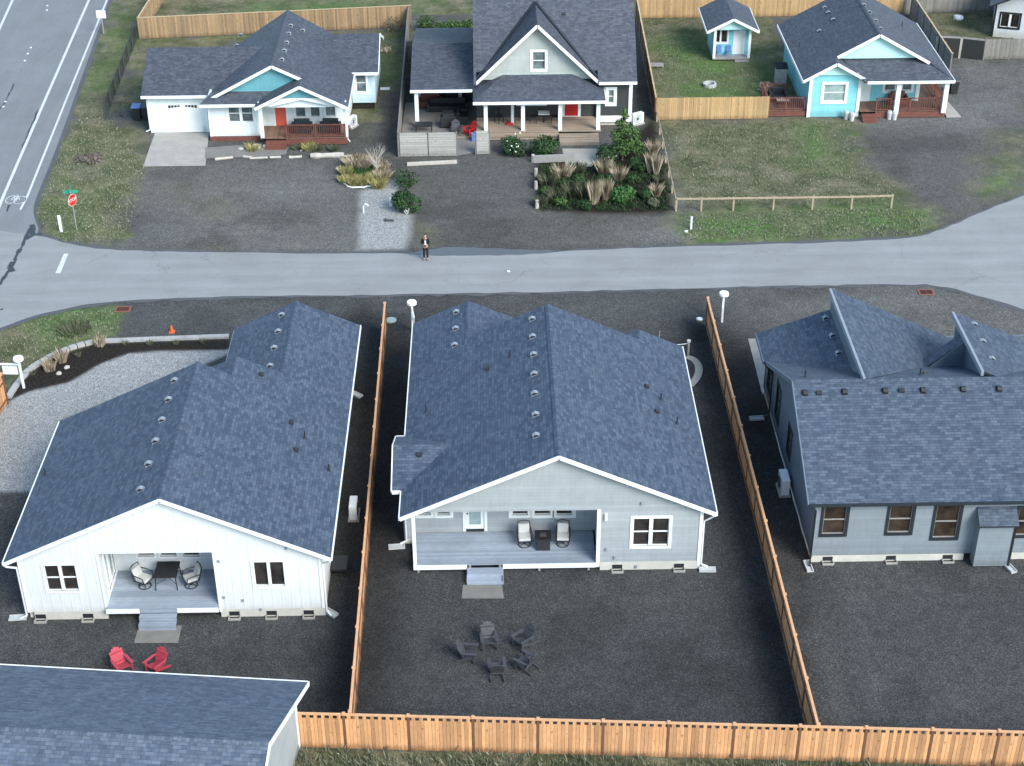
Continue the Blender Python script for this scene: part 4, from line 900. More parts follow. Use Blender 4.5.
# ------------------------------------------------------------ tall grey house with steep gable
h = thing('house', 'tall charcoal house with steep pale front gable, red door and carport', 'house', (3.3, 105.8, 0))
SG2 = ('shingle_grey', 'shingle_grey')
ex0, ex1, ey, ez, ms, ryy = -1.15, 10.25, 105.3, 3.5, .92, 111.8; rzz = ez+ms*(ryy-ey)
gx, gy_, ghw, gms, gzb = 3.28, 105.45, 4.3, .965, 3.5; gpz = gzb+gms*ghw; gy2 = ey+(gpz-ez)/ms
nz = ez+ms*.74
planes = [[(ex0,ey,ez),(gx-ghw+.06,ey,ez),(gx-ghw+.06,ey+.74,nz),(gx+ghw-.06,ey+.74,nz),(gx+ghw-.06,ey,ez),(ex1,ey,ez),(ex1,ryy,rzz),(ex0,ryy,rzz)], [(ex0,ryy,rzz),(ex1,ryy,rzz),(ex1,118.3,ez),(ex0,118.3,ez)],
 [(gx,gy_,gpz),(gx-ghw,gy_,gzb),(gx-ghw,gy_+.1,gzb),(gx,gy2,gpz)], [(gx,gy_,gpz),(gx+ghw,gy_,gzb),(gx+ghw,gy_+.1,gzb),(gx,gy2,gpz)],
 [(-1.2,103.4,2.9),(7.95,103.4,2.9),(5.7,106.0,3.85),(.9,106.0,3.85)], [(-1.2,103.4,2.9),(.9,106,3.85),(-1.2,106.3,2.9)], [(7.95,103.4,2.9),(7.95,106.3,2.9),(5.7,106.0,3.85)],
 [(-5.6,105.6,2.95),(-1.15,105.6,2.95),(-1.15,111.2,4.3),(-5.6,111.2,4.3)], [(-5.6,111.2,4.3),(-1.15,111.2,4.3),(-1.15,118,3),(-5.6,118,3)]]
roof(h, planes, SG2)
trim(h, [((gx,gy_,gpz),(gx-ghw,gy_,gzb),(0,-1,0)),((gx,gy_,gpz),(gx+ghw,gy_,gzb),(0,-1,0)),((-1.2,103.4,2.9),(7.95,103.4,2.9),(0,-1,0)),((gx+ghw,ey,ez),(ex1,ey,ez),(0,-1,0)),((-5.6,105.6,2.95),(-1.25,105.6,2.95),(0,-1,0)),((7.95,103.4,2.9),(7.95,106,2.9),(1,0,0))], h=.2)
mb = MB()
for a, b in (((gx-ghw,gy_+.1,gzb+.1),(gx,gy2,gpz+.1)),((gx+ghw,gy_+.1,gzb+.1),(gx,gy2,gpz+.1))): mb.beam(a, b, .2, .16)
mb.build('valley_flashing', 'dark_trim', h)
gw = rectpx(106, 532.5, 52, 545, 69.5)
mb = MB(); wall(mb, (0,106,0), X, (0,-1,0), gx-ghw+.3, gx+ghw-.3, [(gx-ghw+.3,gzb+.15),(gx,gpz-.15),(gx+ghw-.3,gzb+.15)], 3.5, [gw]); mb.build('gable_wall', 'siding_sage', h)
window(h, (0,106,0), X, (0,-1,0), *gw, rows=2, cw=.16, pane='glass_grey')
yb = 106.2; dr = (aty(564.8,103,yb).x, aty(578,103,yb).x, .6, 2.85)
sideh = rectpx(105.9, 608.5, 90, 613.5, 103); lw = (aty(518,105,yb).x, aty(545,105,yb).x, 1.6, 2.9)
mb = MB(); wall(mb, (0,yb,0), X, (0,-1,0), -1.0, 7.4, 3.5, .6, [dr, lw])
wall(mb, (0,105.9,0), X, (0,-1,0), 7.45, 9.95, 3.5, .5, [sideh]); wall(mb, (9.95,106.06,0), Yv, (1,0,0), 0, 12, [(0,3.4),(5.7,9.2),(12,3.4)], .3); wall(mb, (-.95,106.4,0), Yv, (-1,0,0), 0, 11.5, [(0,3.4),(5.4,9.2),(11.5,3.4)], .3); mb.build('wall', 'siding_char', h)
window(h, (0,yb,0), X, (0,-1,0), *lw, cols=2, rows=2, cw=.14, pane='glass_grey'); window(h, (0,105.9,0), X, (0,-1,0), *sideh, rows=2, cw=.22, pane='glass_grey')
mb = MB(); mb.box(dr[0], dr[1], yb+.03, yb+.08, dr[2], dr[3]); d_ = mb.build('front_door', 'red_paint', h)
mb = MB()
for a, b in ((.1,.42),(.5,.82)):
    for c0, c1 in ((.15,.9),(1.0,2.0)): mb.box(dr[0]+a, dr[0]+b, yb+.018, yb+.028, dr[2]+c0, dr[2]+c1)
mb.build('door_panel', 'red_paint', d_)
mb = MB(); mb.box(dr[0]-.2, dr[0], yb-.04, yb+.1, .6, 3.0); mb.box(dr[1], dr[1]+.2, yb-.04, yb+.1, .6, 3.0); mb.box(dr[0], dr[1], yb-.04, yb+.02, .56, .64); mb.build('door_frame', 'white_trim', h)
mb = MB(); mb.box(9.75, 10.0, 105.85, 105.897, .3, 3.4); mb.box(7.5, 9.95, 105.83, 105.9, .3, .75); mb.build('corner_trim', 'white_trim', h)
for u in (486,523,560,627-22): 
    q0 = at(u if u < 600 else 598, 130, .6); mb = MB(); mb.box(q0.x-.13, q0.x+.13, 103.75, 104.0, .6, 2.8); mb.build('porch_post', 'white_trim', h)
mb = MB(); q0 = aty(512.5,115,105); mb.box(q0.x-.1, q0.x+.1, 104.9, 105.1, .6, 2.9); mb.build('porch_post', 'white_trim', h)
mb = MB(); mb.box(-1.0, 7.7, 103.6, yb-.01, .55, .6); mb.build('deck_floor', 'deck_tan', h)
mb = MB(); mb.box(-1.0, 4.74, 103.5, 103.58, .05, .54); mb.box(-5.5,-1.1,103.9,104,0,.1); mb.build('deck_skirt', 'deck_tan', h)
mb = MB()
for k in range(3): mb.box(4.75, 7.5, 103.55-.35*(k+1), 103.55-.35*k-.01, 0, .47-.12*k)
mb.build('steps', 'deck_tan', h)
mb = MB(); mb.box(7.5, 9.9, 106.0, 106.04, 0, .45); mb.build('foundation_wall', 'foundation', h)
for u, v_ in ((416,100),(421,92)):
    pass
for x_, y_ in ((-5.2,106.0),(-5.2,110.3),(-3.9,110.3),(-2.2,110.3)): mb = MB(); mb.box(x_-.13, x_+.13, y_-.13, y_+.13, .1, 3.0+(.9 if y_ > 108 else 0)); mb.build('carport_post', 'white_trim', h)
mb = MB(); mb.box(-5.4, -1.2, 110.6, 110.7, .1, 3.9); mb.build('carport_wall', 'siding_char', h)
vents(h, [(564,14)], (ex0,ey,ez), (0,-ms,1), 'low')
tag(sheet('patio', [V((-6.25,110.5,0)), V((-1.1,110.5,0)), V((-1.0,103.9,0)), at(490,150), at(458,156), at(399,156)], .03, 'deck_grey'), kind='structure')
tag(sheet('front_walk', [at(562,149), at(601,149), at(599,160), at(591,167), at(566,167)], .034, 'concrete'), kind='structure')

# ------------------------------------------------------------ turquoise house
h = thing('house', 'turquoise house with pale mint gables and red-brown porch railings', 'house', (27.4, 107, 0))
el, er, rxx, rzz, ezz = 22.1, 32.75, 27.45, 5.9, 2.95; m = (rzz-ezz)/(er-rxx); bx_ = 24.4; bzz = ezz+m*(bx_-el)
planes = [[(el,106.5,ezz),(bx_,106.5,bzz),(bx_,107.6,bzz),(rxx,107.6,rzz),(rxx,118,rzz),(el,118,ezz)], [(rxx,107.6,rzz),(31.2,107.6,rzz-m*3.75),(er,106.2,ezz),(er,118,ezz),(rxx,118,rzz)],
 [(bx_,106.5,bzz),(26.6,106.5,ezz+.05),(26.6,108.2,ezz+.05),(bx_,108.2,bzz)], [(26.4,106.2,ezz),(er,106.2,ezz),(31.2,108.3,4.0),(25.0,108.3,4.0)]]
roof(h, planes, SG, ridges=[((rxx,107.6,rzz),(rxx,118,rzz))])
trim(h, [((el,106.5,ezz),(bx_,106.5,bzz),(0,-1,0)),((bx_,106.5,bzz),(26.6,106.5,ezz+.05),(0,-1,0)),((rxx,107.6,rzz),(24.6,107.6,rzz-m*2.85),(0,-1,0)),((rxx,107.6,rzz),(31.2,107.6,rzz-m*3.75),(0,-1,0)),((26.6,106.2,ezz),(er,106.2,ezz),(0,-1,0)),((el,106.5,ezz),(el,118,ezz),(-1,0,0)),((er,106.2,ezz),(er,118,ezz),(1,0,0))], h=.2)
mb = MB(); mb.ext([(24.6,107.95,4.0),(30.8,107.95,4.0),(rxx,107.95,rzz-.2)], (0,.1,0)); mb.ext([(22.8,106.85,3.2),(26.3,106.85,3.2),(bx_,106.85,bzz-.15)], (0,.1,0)); mb.build('gable_wall', 'siding_mint', h)
bw = rectpx(107, 824.5, 84.5, 844, 101); by_ = 108.6
dr = (aty(860,100,by_).x, aty(868,100,by_).x, .5, 2.6); pw = [(aty(a,90,by_).x, aty(b,90,by_).x, 1.3, 2.7) for a, b in ((884.5,894.5),(902,911))]
mb = MB(); wall(mb, (0,107,0), X, (0,-1,0), 22.7, 26.35, 3.25, 0, [bw]); wall(mb, (22.7,107.16,0), Yv, (-1,0,0), 0, 10.5, 3.1, 0, [(2.6,3.6,1.6,2.6),(6.5,7.5,1.6,2.6)]); wall(mb, (26.35,107.16,0), Yv, (1,0,0), 0, 1.4, 3.2, .3)
wall(mb, (0,by_,0), X, (0,-1,0), 26.36, 31.0, 3.9, .5, [dr]+pw); wall(mb, (31.0,by_+.16,0), Yv, (1,0,0), 0, 8.6, 3.3, .3); mb.build('wall', 'siding_turq', h)
window(h, (0,107,0), X, (0,-1,0), *bw, rows=2, cw=.2, pane='glass_pale')
for a in ((2.6,3.6,1.6,2.6),(6.5,7.5,1.6,2.6)): window(h, (22.7,107.16,0), Yv, (-1,0,0), *a, rows=1, cw=.12)
for k in pw: window(h, (0,by_,0), X, (0,-1,0), *k, rows=2, cw=.16, pane='glass_grey')
mb = MB(); mb.box(dr[0]-.12, dr[1]+.1, by_-.03, by_+.08, .5, 2.7); mb.build('front_door', 'white_trim', h)
mb = MB(); mb.box(22.66, 22.9, 106.95, 106.997, 0, 3.15); mb.box(26.15, 26.38, 106.95, 106.997, 0, 3.1); mb.box(30.75,31.02,by_-.05,by_-.003,.5,3.5); mb.build('corner_trim', 'white_trim', h)
for x_ in (28.95, 32.35): mb = MB(); mb.box(x_-.16, x_+.16, 106.45, 106.75, .4, 2.9); mb.build('porch_post', 'white_trim', h)
mb = MB(); mb.box(26.4, 32.5, 106.7, by_-.01, .46, .5); mb.box(31.05, 32.5, by_, 112, .46, .5); mb.build('deck_floor', 'deck_brown', h)
railing(h, (27.55,106.72), (32.3,106.72), .5, bal=.16); railing(h, (32.42,106.9), (32.42,111.8), .5, bal=.16)
mb = MB(); mb.box(27.5, 32.5, 106.6, 106.67, .05, .45); mb.build('deck_skirt', 'wood_stain_red', h)
mb = MB()
for k in range(3): mb.box(26.5, 27.5, 106.6-.28*(k+1), 106.6-.28*k-.01, 0, .38-.12*k)
mb.build('steps', 'wood_stain_red', h)
# side deck left
mb = MB(); mb.box(19.8, 22.55, 107.2, 109.9, .4, .45); mb.build('side_deck', 'deck_brown', h); railing(h, (19.85,107.2), (22.5,107.2), .45); railing(h, (19.85,107.3), (19.85,109.8), .45); railing(h, (20,109.85), (21.6,109.85), .45)
mb = MB(); mb.box(19.8, 22.6, 107.08, 107.16, .05, .4); mb.build('deck_skirt', 'wood_stain_red', h)
mb = MB(); mb.ext([(32.65,106.5,.03),(33.7,106.5,.03),(32.9,111,.45),(32.65,111,.45)], (0,0,.05)); mb.build('ramp', 'concrete', h)
vents(h, [(819.5,31.5),(833.5,20),(828.5,13),(825,8)], (rxx,110,rzz), (-m,0,1)); vents(h, [(863.5,5.5),(869,12.5),(875.5,21),(880.5,29)], (rxx,110,rzz), (m,0,1)); vents(h, [(902,26),(799,48)], (rxx,110,rzz), (m,0,1), 'pipe')

# ------------------------------------------------------------ playhouse
h = thing('playhouse', 'small light blue garden playhouse with white door on the back lawn', 'playhouse', (18.8, 118.3, 0))
m = .5; a0, a1, am = 16.7, 20.7, 18.7; zz_ = 2.5
roof(h, [[(a0,117.9,zz_),(am,117.9,zz_+m*(am-a0)),(am,123.3,zz_+m*(am-a0)),(a0,123.3,zz_)], [(a1,117.9,zz_),(am,117.9,zz_+m*(am-a0)),(am,123.3,zz_+m*(am-a0)),(a1,123.3,zz_)]], SG)
pz = zz_+m*(am-a0); trim(h, [((a0,117.9,zz_),(am,117.9,pz),(0,-1,0)),((am,117.9,pz),(a1,117.9,zz_),(0,-1,0)),((a0,117.9,zz_),(a0,123.3,zz_),(-1,0,0)),((a1,117.9,zz_),(a1,123.3,zz_),(1,0,0))], h=.2)
yb = 119.0; ww = (aty(714.5,30,yb).x, aty(727,42,yb).x, 1.2, 2.2); dw = (aty(734,30,yb).x, aty(745,42,yb).x, .25, 2.15)
mb = MB(); wall(mb, (0,yb,0), X, (0,-1,0), 17.3, 20.2, 2.6, .2, [ww, dw]); mb.build('wall', 'siding_turq', h)
mb = MB(); wall(mb, (17.3,118.4,0), Yv, (-1,0,0), 0, 3.3, 2.5, .15); wall(mb, (20.2,119.1,0), Yv, (1,0,0), 0, 2.6, 2.5, .15); mb.build('side_wall', 'siding_turq', h)
mb = MB(); mb.ext([(17.3,118.25,2.5),(20.2,118.25,2.5),(am,118.25,3.2)], (0,.08,0)); mb.build('gable_wall', 'siding_mint', h)
window(h, (0,yb,0), X, (0,-1,0), *ww, cols=2, rows=1, cw=.1); mb = MB(); mb.box(dw[0], dw[1], yb+.02, yb+.07, dw[2], dw[3]); mb.build('door', 'white_trim', h)
for x_ in (17.4, 20.1): mb = MB(); mb.box(x_-.1, x_+.1, 118.25, 118.45, .2, 2.5); mb.build('porch_post', 'white_trim', h)
mb = MB(); mb.box(17.3, 20.2, 118.2, yb, .12, .2); mb.box(19, 20.1, 117.9, 118.19, 0, .1); mb.build('deck_floor', 'wood_grey', h)
for x_, w_ in ((17.75,.5),(18.5,.5)):
    o = thing('bistro_chair', 'small blue chair %s on the playhouse porch' % ('left of the pair' if x_ < 18 else 'right of the pair'), 'chair', (x_+.1, 118.7, .2)); mb = MB(); mb.box(-.18,.18,-.18,.18,.4,.44); mb.build('seat', 'blue_plastic', o, True)
    mb = MB(); mb.box(-.18,.18,.15,.18,.44,.85); mb.build('backrest', 'blue_plastic', o, True)
    for sx in (-1,1):
        for sy in (-1,1): mb = MB(); mb.box(sx*.16-.015,sx*.16+.015,sy*.16-.015,sy*.16+.015,0,.4); mb.build('leg', 'blue_plastic', o, True)
# ------------------------------------------------------------ white house with black trim, top right edge
c0 = at(995,38); h = thing('house', 'white house with black window trim cut off by the top right corner', 'house', (c0.x, c0.y, 0)); X0, Y0 = c0.x+.3, c0.y+.3
roof(h, [[(X0-1.1,Y0-1.3,2.9),(X0+3.2,Y0-1.3,5.0),(X0+3.2,Y0+9,5.0),(X0-1.1,Y0+9,2.9)], [(X0+7.5,Y0-1.3,2.9),(X0+3.2,Y0-1.3,5.0),(X0+3.2,Y0+9,5.0),(X0+7.5,Y0+9,2.9)]], SG)
ww = rectpx(Y0, 1000.5, 13, 1016, 26)
mb = MB(); wall(mb, (0,Y0,0), X, (0,-1,0), X0-.6, X0+7, [(X0-.6,3.0),(X0+3.2,4.8),(X0+7,3.0)], 0, [ww]); wall(mb, (X0-.6,Y0+.16,0), Yv, (-1,0,0), 0, 8.5, 3, 0); mb.build('wall', 'siding_white2', h)
window(h, (0,Y0,0), X, (0,-1,0), *ww, cols=2, rows=1, cw=.14, casing='black_metal')
trim(h, [((X0-1.1,Y0-1.3,2.9),(X0+3.2,Y0-1.3,5.0),(0,-1,0))], 'black_metal', h=.12); mb = MB(); mb.box(X0-.65, X0-.5, Y0-.04, Y0-.003, 0, 3); mb.build('corner_trim', 'black_metal', h); h.rotation_euler.z = R(-17)

# ============================================================ fences
mat('post_dark', (.16, .075, .04), .85, .2, 3, .2); mat('post_grey', (.2, .19, .18), .9, .2, 3, .2); mat('cap_orange', (.66, .36, .19), .75, .15, 2, .15); mat('cap_fresh', (.55, .41, .25), .75, .12, 2, .15)
def panelmesh(name, L, hgt, m, style):
    mb = MB(); n = max(1, round(L/.143)); w_ = L/n; r = random.Random(5)
    top = hgt-.25 if style == 'lattice' else hgt-.03
    if style == 'horizontal':
        k = int(hgt/.17)
        for i in range(k): mb.box(0, L, -.02+r.uniform(-.004,.004), .01, .06+i*hgt/k, .06+(i+1)*hgt/k-.012)
    else:
        for i in range(n): mb.box(i*w_+.003, (i+1)*w_-.003, -.02+r.uniform(-.006,.006), .006, .04, top+(r.uniform(-.01,.01) if style == 'plain' else 0))
    if style == 'lattice':
        mb.box(0, L, -.015, .01, top+.001, top+.03)
        k = round(L/.29); q = L/k
        for i in range(k): mb.box(i*q+.08, (i+1)*q-.08+.001, -.015, .01, top+.031, top+.185)
        mb.box(0, L, -.02, .015, top+.186, top+.225)
    o = mb.build(name, m, None); C.objects.unlink(o); me_ = o.data; bpy.data.objects.remove(o); return me_
def fence(label, p0, p1, n, hgt=1.83, m='fence_orange', cap='cap_orange', post='post_dark', style='lattice', flip=False, group=None, postz=.07, pw=.1, cat='fence', postoff=0):
    p0, p1 = V((p0[0],p0[1],0)), V((p1[0],p1[1],0)); d = p1-p0; a = math.atan2(d.y, d.x); L = d.length/n
    root = thing('wooden_fence' if cat == 'fence' else cat, label, cat, p0, a, group)
    sgn = -1 if flip else 1
    pmsh = panelmesh('panel', L-pw*.9, hgt, m, style); rl = MB().box(0, L-pw*.9, .012, .05, .3, .38).box(0, L-pw*.9, .012, .05, hgt-.5, hgt-.42)
    cp = MB().box(0, L-.004, -.045, .06, hgt-.02, hgt+.015)
    o = rl.build('rail', post, None); C.objects.unlink(o); rme = o.data; o = cp.build('cap_rail', cap or post, None); C.objects.unlink(o); cme = o.data
    pmh = MB().box(-pw/2, pw/2, -.045+postoff, .06+postoff, 0, hgt-.025).box(-pw*.62, pw*.62, -.075, .075, hgt+.018, hgt+postz); o = pmh.build('post', [post], None); C.objects.unlink(o); qme = o.data
    if cap: qme.materials.append(M[cap]); [setattr(p, 'material_index', 1) for p in qme.polygons[6:]]
    for i in range(n+1):
        x = i*L; o = bpy.data.objects.new('post', qme); C.objects.link(o); o.parent = root; o.location = (x, 0, 0)
        if i < n:
            for nm, mm_ in (('panel', pmsh), ('rail', rme)) + ((('cap_rail', cme),) if cap else ()):
                o = bpy.data.objects.new(nm, mm_); C.objects.link(o); o.parent = root; o.location = (x+pw*.45 if nm != 'cap_rail' else x+.002, 0, 0); o.scale.y = sgn
    return root
Lf0, Lf1 = (-6.0, 77.3), (-5.72, 45.35); Rf0, Rf1 = (11.92, 77.4), (12.12, 44.25)
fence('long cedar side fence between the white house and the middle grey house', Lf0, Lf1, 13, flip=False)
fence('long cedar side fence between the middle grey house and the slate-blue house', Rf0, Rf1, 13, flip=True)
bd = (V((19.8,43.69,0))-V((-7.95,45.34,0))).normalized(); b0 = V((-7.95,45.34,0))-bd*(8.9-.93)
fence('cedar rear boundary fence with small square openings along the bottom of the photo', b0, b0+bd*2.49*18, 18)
fence('short end of an orange cedar fence at the left edge beside the sign post', at(7.5,404)[:2], (at(7.5,404).x-1.6, at(7.5,404).y-16), 7)
# far fences
def fp(label, a, b, n, **k): return fence(label, at(*a)[:2], at(*b)[:2], n, **k)
tl = at(140.5,39.5); tr = at(411,27)
fence('weathered tan fence behind the pale blue cottage', tl[:2], tr[:2], 9, m='fence_tan', cap='cap_fresh', style='plain', postz=.03, post='fence_tan')
fence('tan fence running away from the corner behind the cottage garage', tl[:2], (tl.x+.5, tl.y+14), 6, m='fence_tan', cap='cap_fresh', style='plain', flip=True, postz=.03, post='fence_tan')
gA = at(399,157); 
fence('grey weathered fence between cottage and tall house', gA[:2], (gA.x-.25, tr.y-.1), 10, m='fence_grey', cap='post_grey', post='post_grey', style='plain', hgt=1.75, postz=.03)
fence('pale horizontal-board privacy screen in front of the carport', (gA.x+.06, gA.y-.05), (at(457,156).x, gA.y-.05), 2, m='fence_white', cap='', post='post_grey', style='horizontal', hgt=1.75, postoff=.08)
fence('narrow pale privacy screen between the carport and the porch', at(476,155)[:2], at(489.5,154.5)[:2], 1, m='fence_white', cap='', post='post_grey', style='horizontal', hgt=1.7, postoff=.08)
fence('grey fence behind the tall house garden', (gA.x-.2, 118.5), (-.5, 118.5), 3, m='fence_grey', cap='post_grey', post='post_grey', style='horizontal', hgt=1.75)
yA = at(655,120.5); yB = at(768,119)
fence('light new fence in front of the playhouse lawn', yA[:2], yB[:2], 3, m='fence_fresh', cap='', post='fence_fresh', style='plain', hgt=1.75, pw=.02)
fence('fence running back along the left side of the playhouse lawn', yA[:2], (yA.x+.4, 127.8), 8, m='fence_old', cap='cap_fresh', post='post_dark', style='plain', flip=True, hgt=1.75, postz=.05)
fence('light new fence behind the playhouse and turquoise house', (yA.x+.3, 128.0), (yA.x+22.5, 128.2), 9, m='fence_fresh', cap='', post='fence_fresh', style='plain', hgt=1.8, pw=.02)
fence('grey back fence at the far top right', (yA.x+22.6, 128.6), (55, 128.6), 8, m='fence_grey', cap='', post='fence_grey', style='plain', hgt=1.8, pw=.02)
g2 = at(949,76); fence('grey fence running back beside the turquoise house', (g2.x, g2.y), (yA.x+23.2, 128.1), 6, m='fence_grey', cap='cap_fresh', post='post_grey', style='plain', hgt=1.8, postz=.04)
fence('grey fence right of the black mesh gates', at(983,60)[:2], (at(983,60).x+10, at(983,60).y+.2), 5, m='fence_grey', cap='', post='post_grey', style='plain', hgt=1.7)
# mesh gates
t = NT('mesh_black'); t.b.inputs['Base Color'].default_value = (.02,.022,.022,1); t.b.inputs['Roughness'].default_value = .8
for i, (a, b) in enumerate((((935,57),(958,58)), ((959,58),(982,60.5)))):
    pa, pb = at(*a), at(*b); o = thing('gate', 'black panel gate with pale posts, %s of the pair behind the turquoise house' % ('left' if i == 0 else 'right'), 'gate', pa, math.atan2((pb-pa).y, (pb-pa).x), 'black gates'); L = (pb-pa).length
    mb = MB(); mb.box(.12, L-.02, -.02, .02, .1, 1.55); mb.build('gate_panel', 'mesh_black', o, True); mb = MB(); mb.box(.0, L, -.05, .05, 1.6, 1.7); mb.build('top_rail', 'wood_grey', o, True)
    mb = MB(); mb.box(-.08, .08, -.08, .08, 0, 1.595); mb.build('post', 'driftwood', o, True)
# chain-link fence left of the cottage
def wirefence(label, pts, hgt=1.25):
    root = thing('wire_fence', label, 'fence', pts[0]); 
    for i, p in enumerate(pts):
        mb = MB(); mb.tube([p, p+Z*hgt], .035, 6); mb.build('post', 'grey_plastic', root)
        if i < len(pts)-1:
            q_ = pts[i+1]; mb = MB(); d = q_-p; n = int(d.length/.22)
            for k in range(n+1):
                for sg in (0, 1):
                    a = p+d*(k/n)+Z*(.05 if sg else hgt-.05); kk = min(n, k+5); b = p+d*(kk/n)+Z*((hgt-.05) if sg else .05)
                    if kk > k: mb.beam(a, b, .014, .014)
            mb.beam(p+Z*hgt, q_+Z*hgt, .04, .04); mb.build('wire_mesh', 'black_metal', root)
c_ = at(106,119.5); e_ = at(137,40); wirefence('low dark wire fence along the verge left of the cottage', [c_.lerp(e_, k/7) for k in range(8)], 1.3)
wirefence('low dark wire fence turning toward the cottage bins', [c_+V((.25,-.05,0)), at(123,118), at(133,118.5)], 1.2)
# rail fences
def railfence(label, pts, hgt=1.1, m='wood_fresh', two=False):
    root = thing('rail_fence', label, 'fence', pts[0])
    for i, p in enumerate(pts):
        mb = MB(); mb.box(p.x-.055, p.x+.055, p.y-.055, p.y+.055, 0, hgt); mb.build('post', m, root)
        if i < len(pts)-1: mb = MB(); mb.beam(p+Z*(hgt-.05)-Yv*.08, pts[i+1]+Z*(hgt-.05)-Yv*.08, .045, .12); mb.build('rail', m, root)
    return root
mat('rail_pale', (.42, .33, .24), .85, .15, 3, .2)
rp = [at(676,211), at(701,211), at(733,210.5), at(773,210), at(812,209.5), at(851,209), at(891,208)]
railfence('low wooden rail fence along the grass beside the road', rp, .95, 'rail_pale')
rr0, rr1 = at(657,122), at(675.5,209.5)
railfence('low rail fence down the right side of the planted bed', [rr0.lerp(rr1, k/6)+V((0,.1,0)) for k in range(7)], .75, 'rail_pale')

# ============================================================ plants
def leaves(mb, c, r, n, size, rnd, shell=.55, flat=1.0):
    for _ in range(n):
        while True:
            d = V((rnd.gauss(0,1), rnd.gauss(0,1), rnd.gauss(0,1)))
            if d.length > 1e-3: break
        d.normalize(); k = shell+(1-shell)*rnd.random()**.5; k *= 1+.14*math.sin(d.x*5+c[0])*math.cos(d.y*6+d.z*4)
        p = V((c[0]+d.x*r[0]*k, c[1]+d.y*r[1]*k, c[2]+d.z*r[2]*k))
        if p.z < .02: p.z = .02+rnd.random()*.1
        a = V((rnd.gauss(0,1), rnd.gauss(0,1), rnd.gauss(0,1)*flat)).normalized(); b = a.cross(d+V((.3,.1,.2))).normalized(); s_ = size*rnd.uniform(.6, 1.4)
        mb.add([p-a*s_, p+b*s_*.5, p+a*s_, p-b*s_*.5], [(0,1,2,3)])
def tuft(mb, p, n, hgt, spread, rnd, w_=.03, lean=.5):
    for _ in range(n):
        a = rnd.uniform(0, 6.283); r = spread*rnd.random()**.6*.5; b = p+V((math.cos(a)*r, math.sin(a)*r, 0)); h_ = hgt*rnd.uniform(.6, 1.15)
        o = V((math.cos(a), math.sin(a), 0))*lean*h_*rnd.uniform(.1, 1); s_ = V((-math.sin(a+rnd.uniform(-1,1)), math.cos(a), 0))*w_
        mb.add([b-s_, b+s_, b+o*.4+Z*h_*.6+s_*.7, b+o+Z*h_, b+o*.4+Z*h_*.6-s_*.7], [(0,1,2,3,4)])
def shrub(px, r, label, m='leaf_dark', n=900, size=.09, seed=1, group=None, flowers=0, hz=1.0, cat='shrub', world=None):
    p = world or at(*px); rnd = random.Random(seed); o = thing(cat, label, cat, p, rnd.uniform(0,6), group)
    mb = MB(); 
    for k in range(5):
        a = rnd.uniform(0,6.28); q = r*.38; leaves(mb, (math.cos(a)*q, math.sin(a)*q, r*hz*(.55+.25*rnd.random())), (r*.68, r*.68, r*.62*hz), n//5, size, rnd)
    mb.build('foliage', m, o, True)
    mb = MB()
    for k in range(4):
        a = k*1.6; mb.tube([(0,0,0), (math.cos(a)*r*.2, math.sin(a)*r*.2, r*.4*hz), (math.cos(a)*r*.45, math.sin(a)*r*.45, r*hz)], [.04,.03,.012], 5)
    mb.build('stem', 'bark', o, True)
    if flowers:
        mb = MB(); leaves(mb, (0,0,r*.85*hz), (r*.95,r*.95,r*.75*hz), flowers, .07, rnd, .95); mb.build('flower', 'flower', o, True)
    return o
def grassclump(px, hgt, spread, label, m='leaf_dry', n=160, seed=1, lean=.5, w_=.03, group=None, cat='ornamental grass'):
    p = at(*px); o = MB(); tuft(o, V((0,0,0)), n, hgt, spread, random.Random(seed), w_, lean); ob = o.build('grass_clump', m); ob['kind'] = 'thing'; ob.location = p; tag(ob, label, cat, group); return ob
SG3 = 'plants in the front bed of the tall house'
shrub((515,154), .95, 'round dark shrub dotted with white flowers in front of the tall house porch', n=1500, flowers=60, seed=2, group=SG3)
shrub((544,155), 1.0, 'round dark green shrub just left of the porch steps', n=1600, seed=3, group=SG3)
shrub((608,162), .85, 'rounded dark shrub with pale flowers at the foot of the loose green tree', n=1300, seed=4, flowers=25, group=SG3)
shrub((638,171), .65, 'small rounded green shrub right of the loose tree in the bed', n=900, seed=5, group=SG3)
shrub((622,201), .8, 'rounded green shrub near the road end of the bed', 'leaf_green', n=1100, seed=6, group=SG3)
shrub((407,212), .98, 'dense green shrub at the right edge of the gravel patch', 'leaf_dark', n=1800, seed=7)
shrub((405,186), .95, 'dark twiggy shrub behind the dense green one by the gravel patch', 'leaf_dark', n=500, seed=8, hz=.8)
# loose tree
p = at(622,160); o = thing('tree', 'loose bright green small tree right of the tall house steps', 'tree', p); rnd = random.Random(12); mb = MB()
for (cx, cy, cz, r_, n) in ((0,0,1.0,.8,600),(.55,.1,1.3,.75,560),(-.3,.1,1.8,.65,480),(.3,0,2.2,.6,420),(1.0,-.1,.9,.6,320),(-.15,.1,2.7,.42,240),(.1,0,3.2,.3,150),(.75,.2,2.0,.45,230),(.05,.05,3.6,.18,60)): leaves(mb, (cx,cy,cz), (r_,r_,r_*.8), n, .085, rnd, .25)
mb.build('crown', 'leaf_mid', o, True); mb = MB(); mb.tube([(0,0,0),(.05,0,1),(.1,0,2.2),(0,.05,3.5)], [.09,.07,.045,.015], 7)
for a in range(7): z_ = .5+a*.4; mb.tube([(.05,0,z_),(.05+math.cos(a*2.1)*.6,math.sin(a*2.1)*.6,z_+.5)], [.035,.01], 5)
mb.build('trunk', 'bark', o, True)
gi = 0
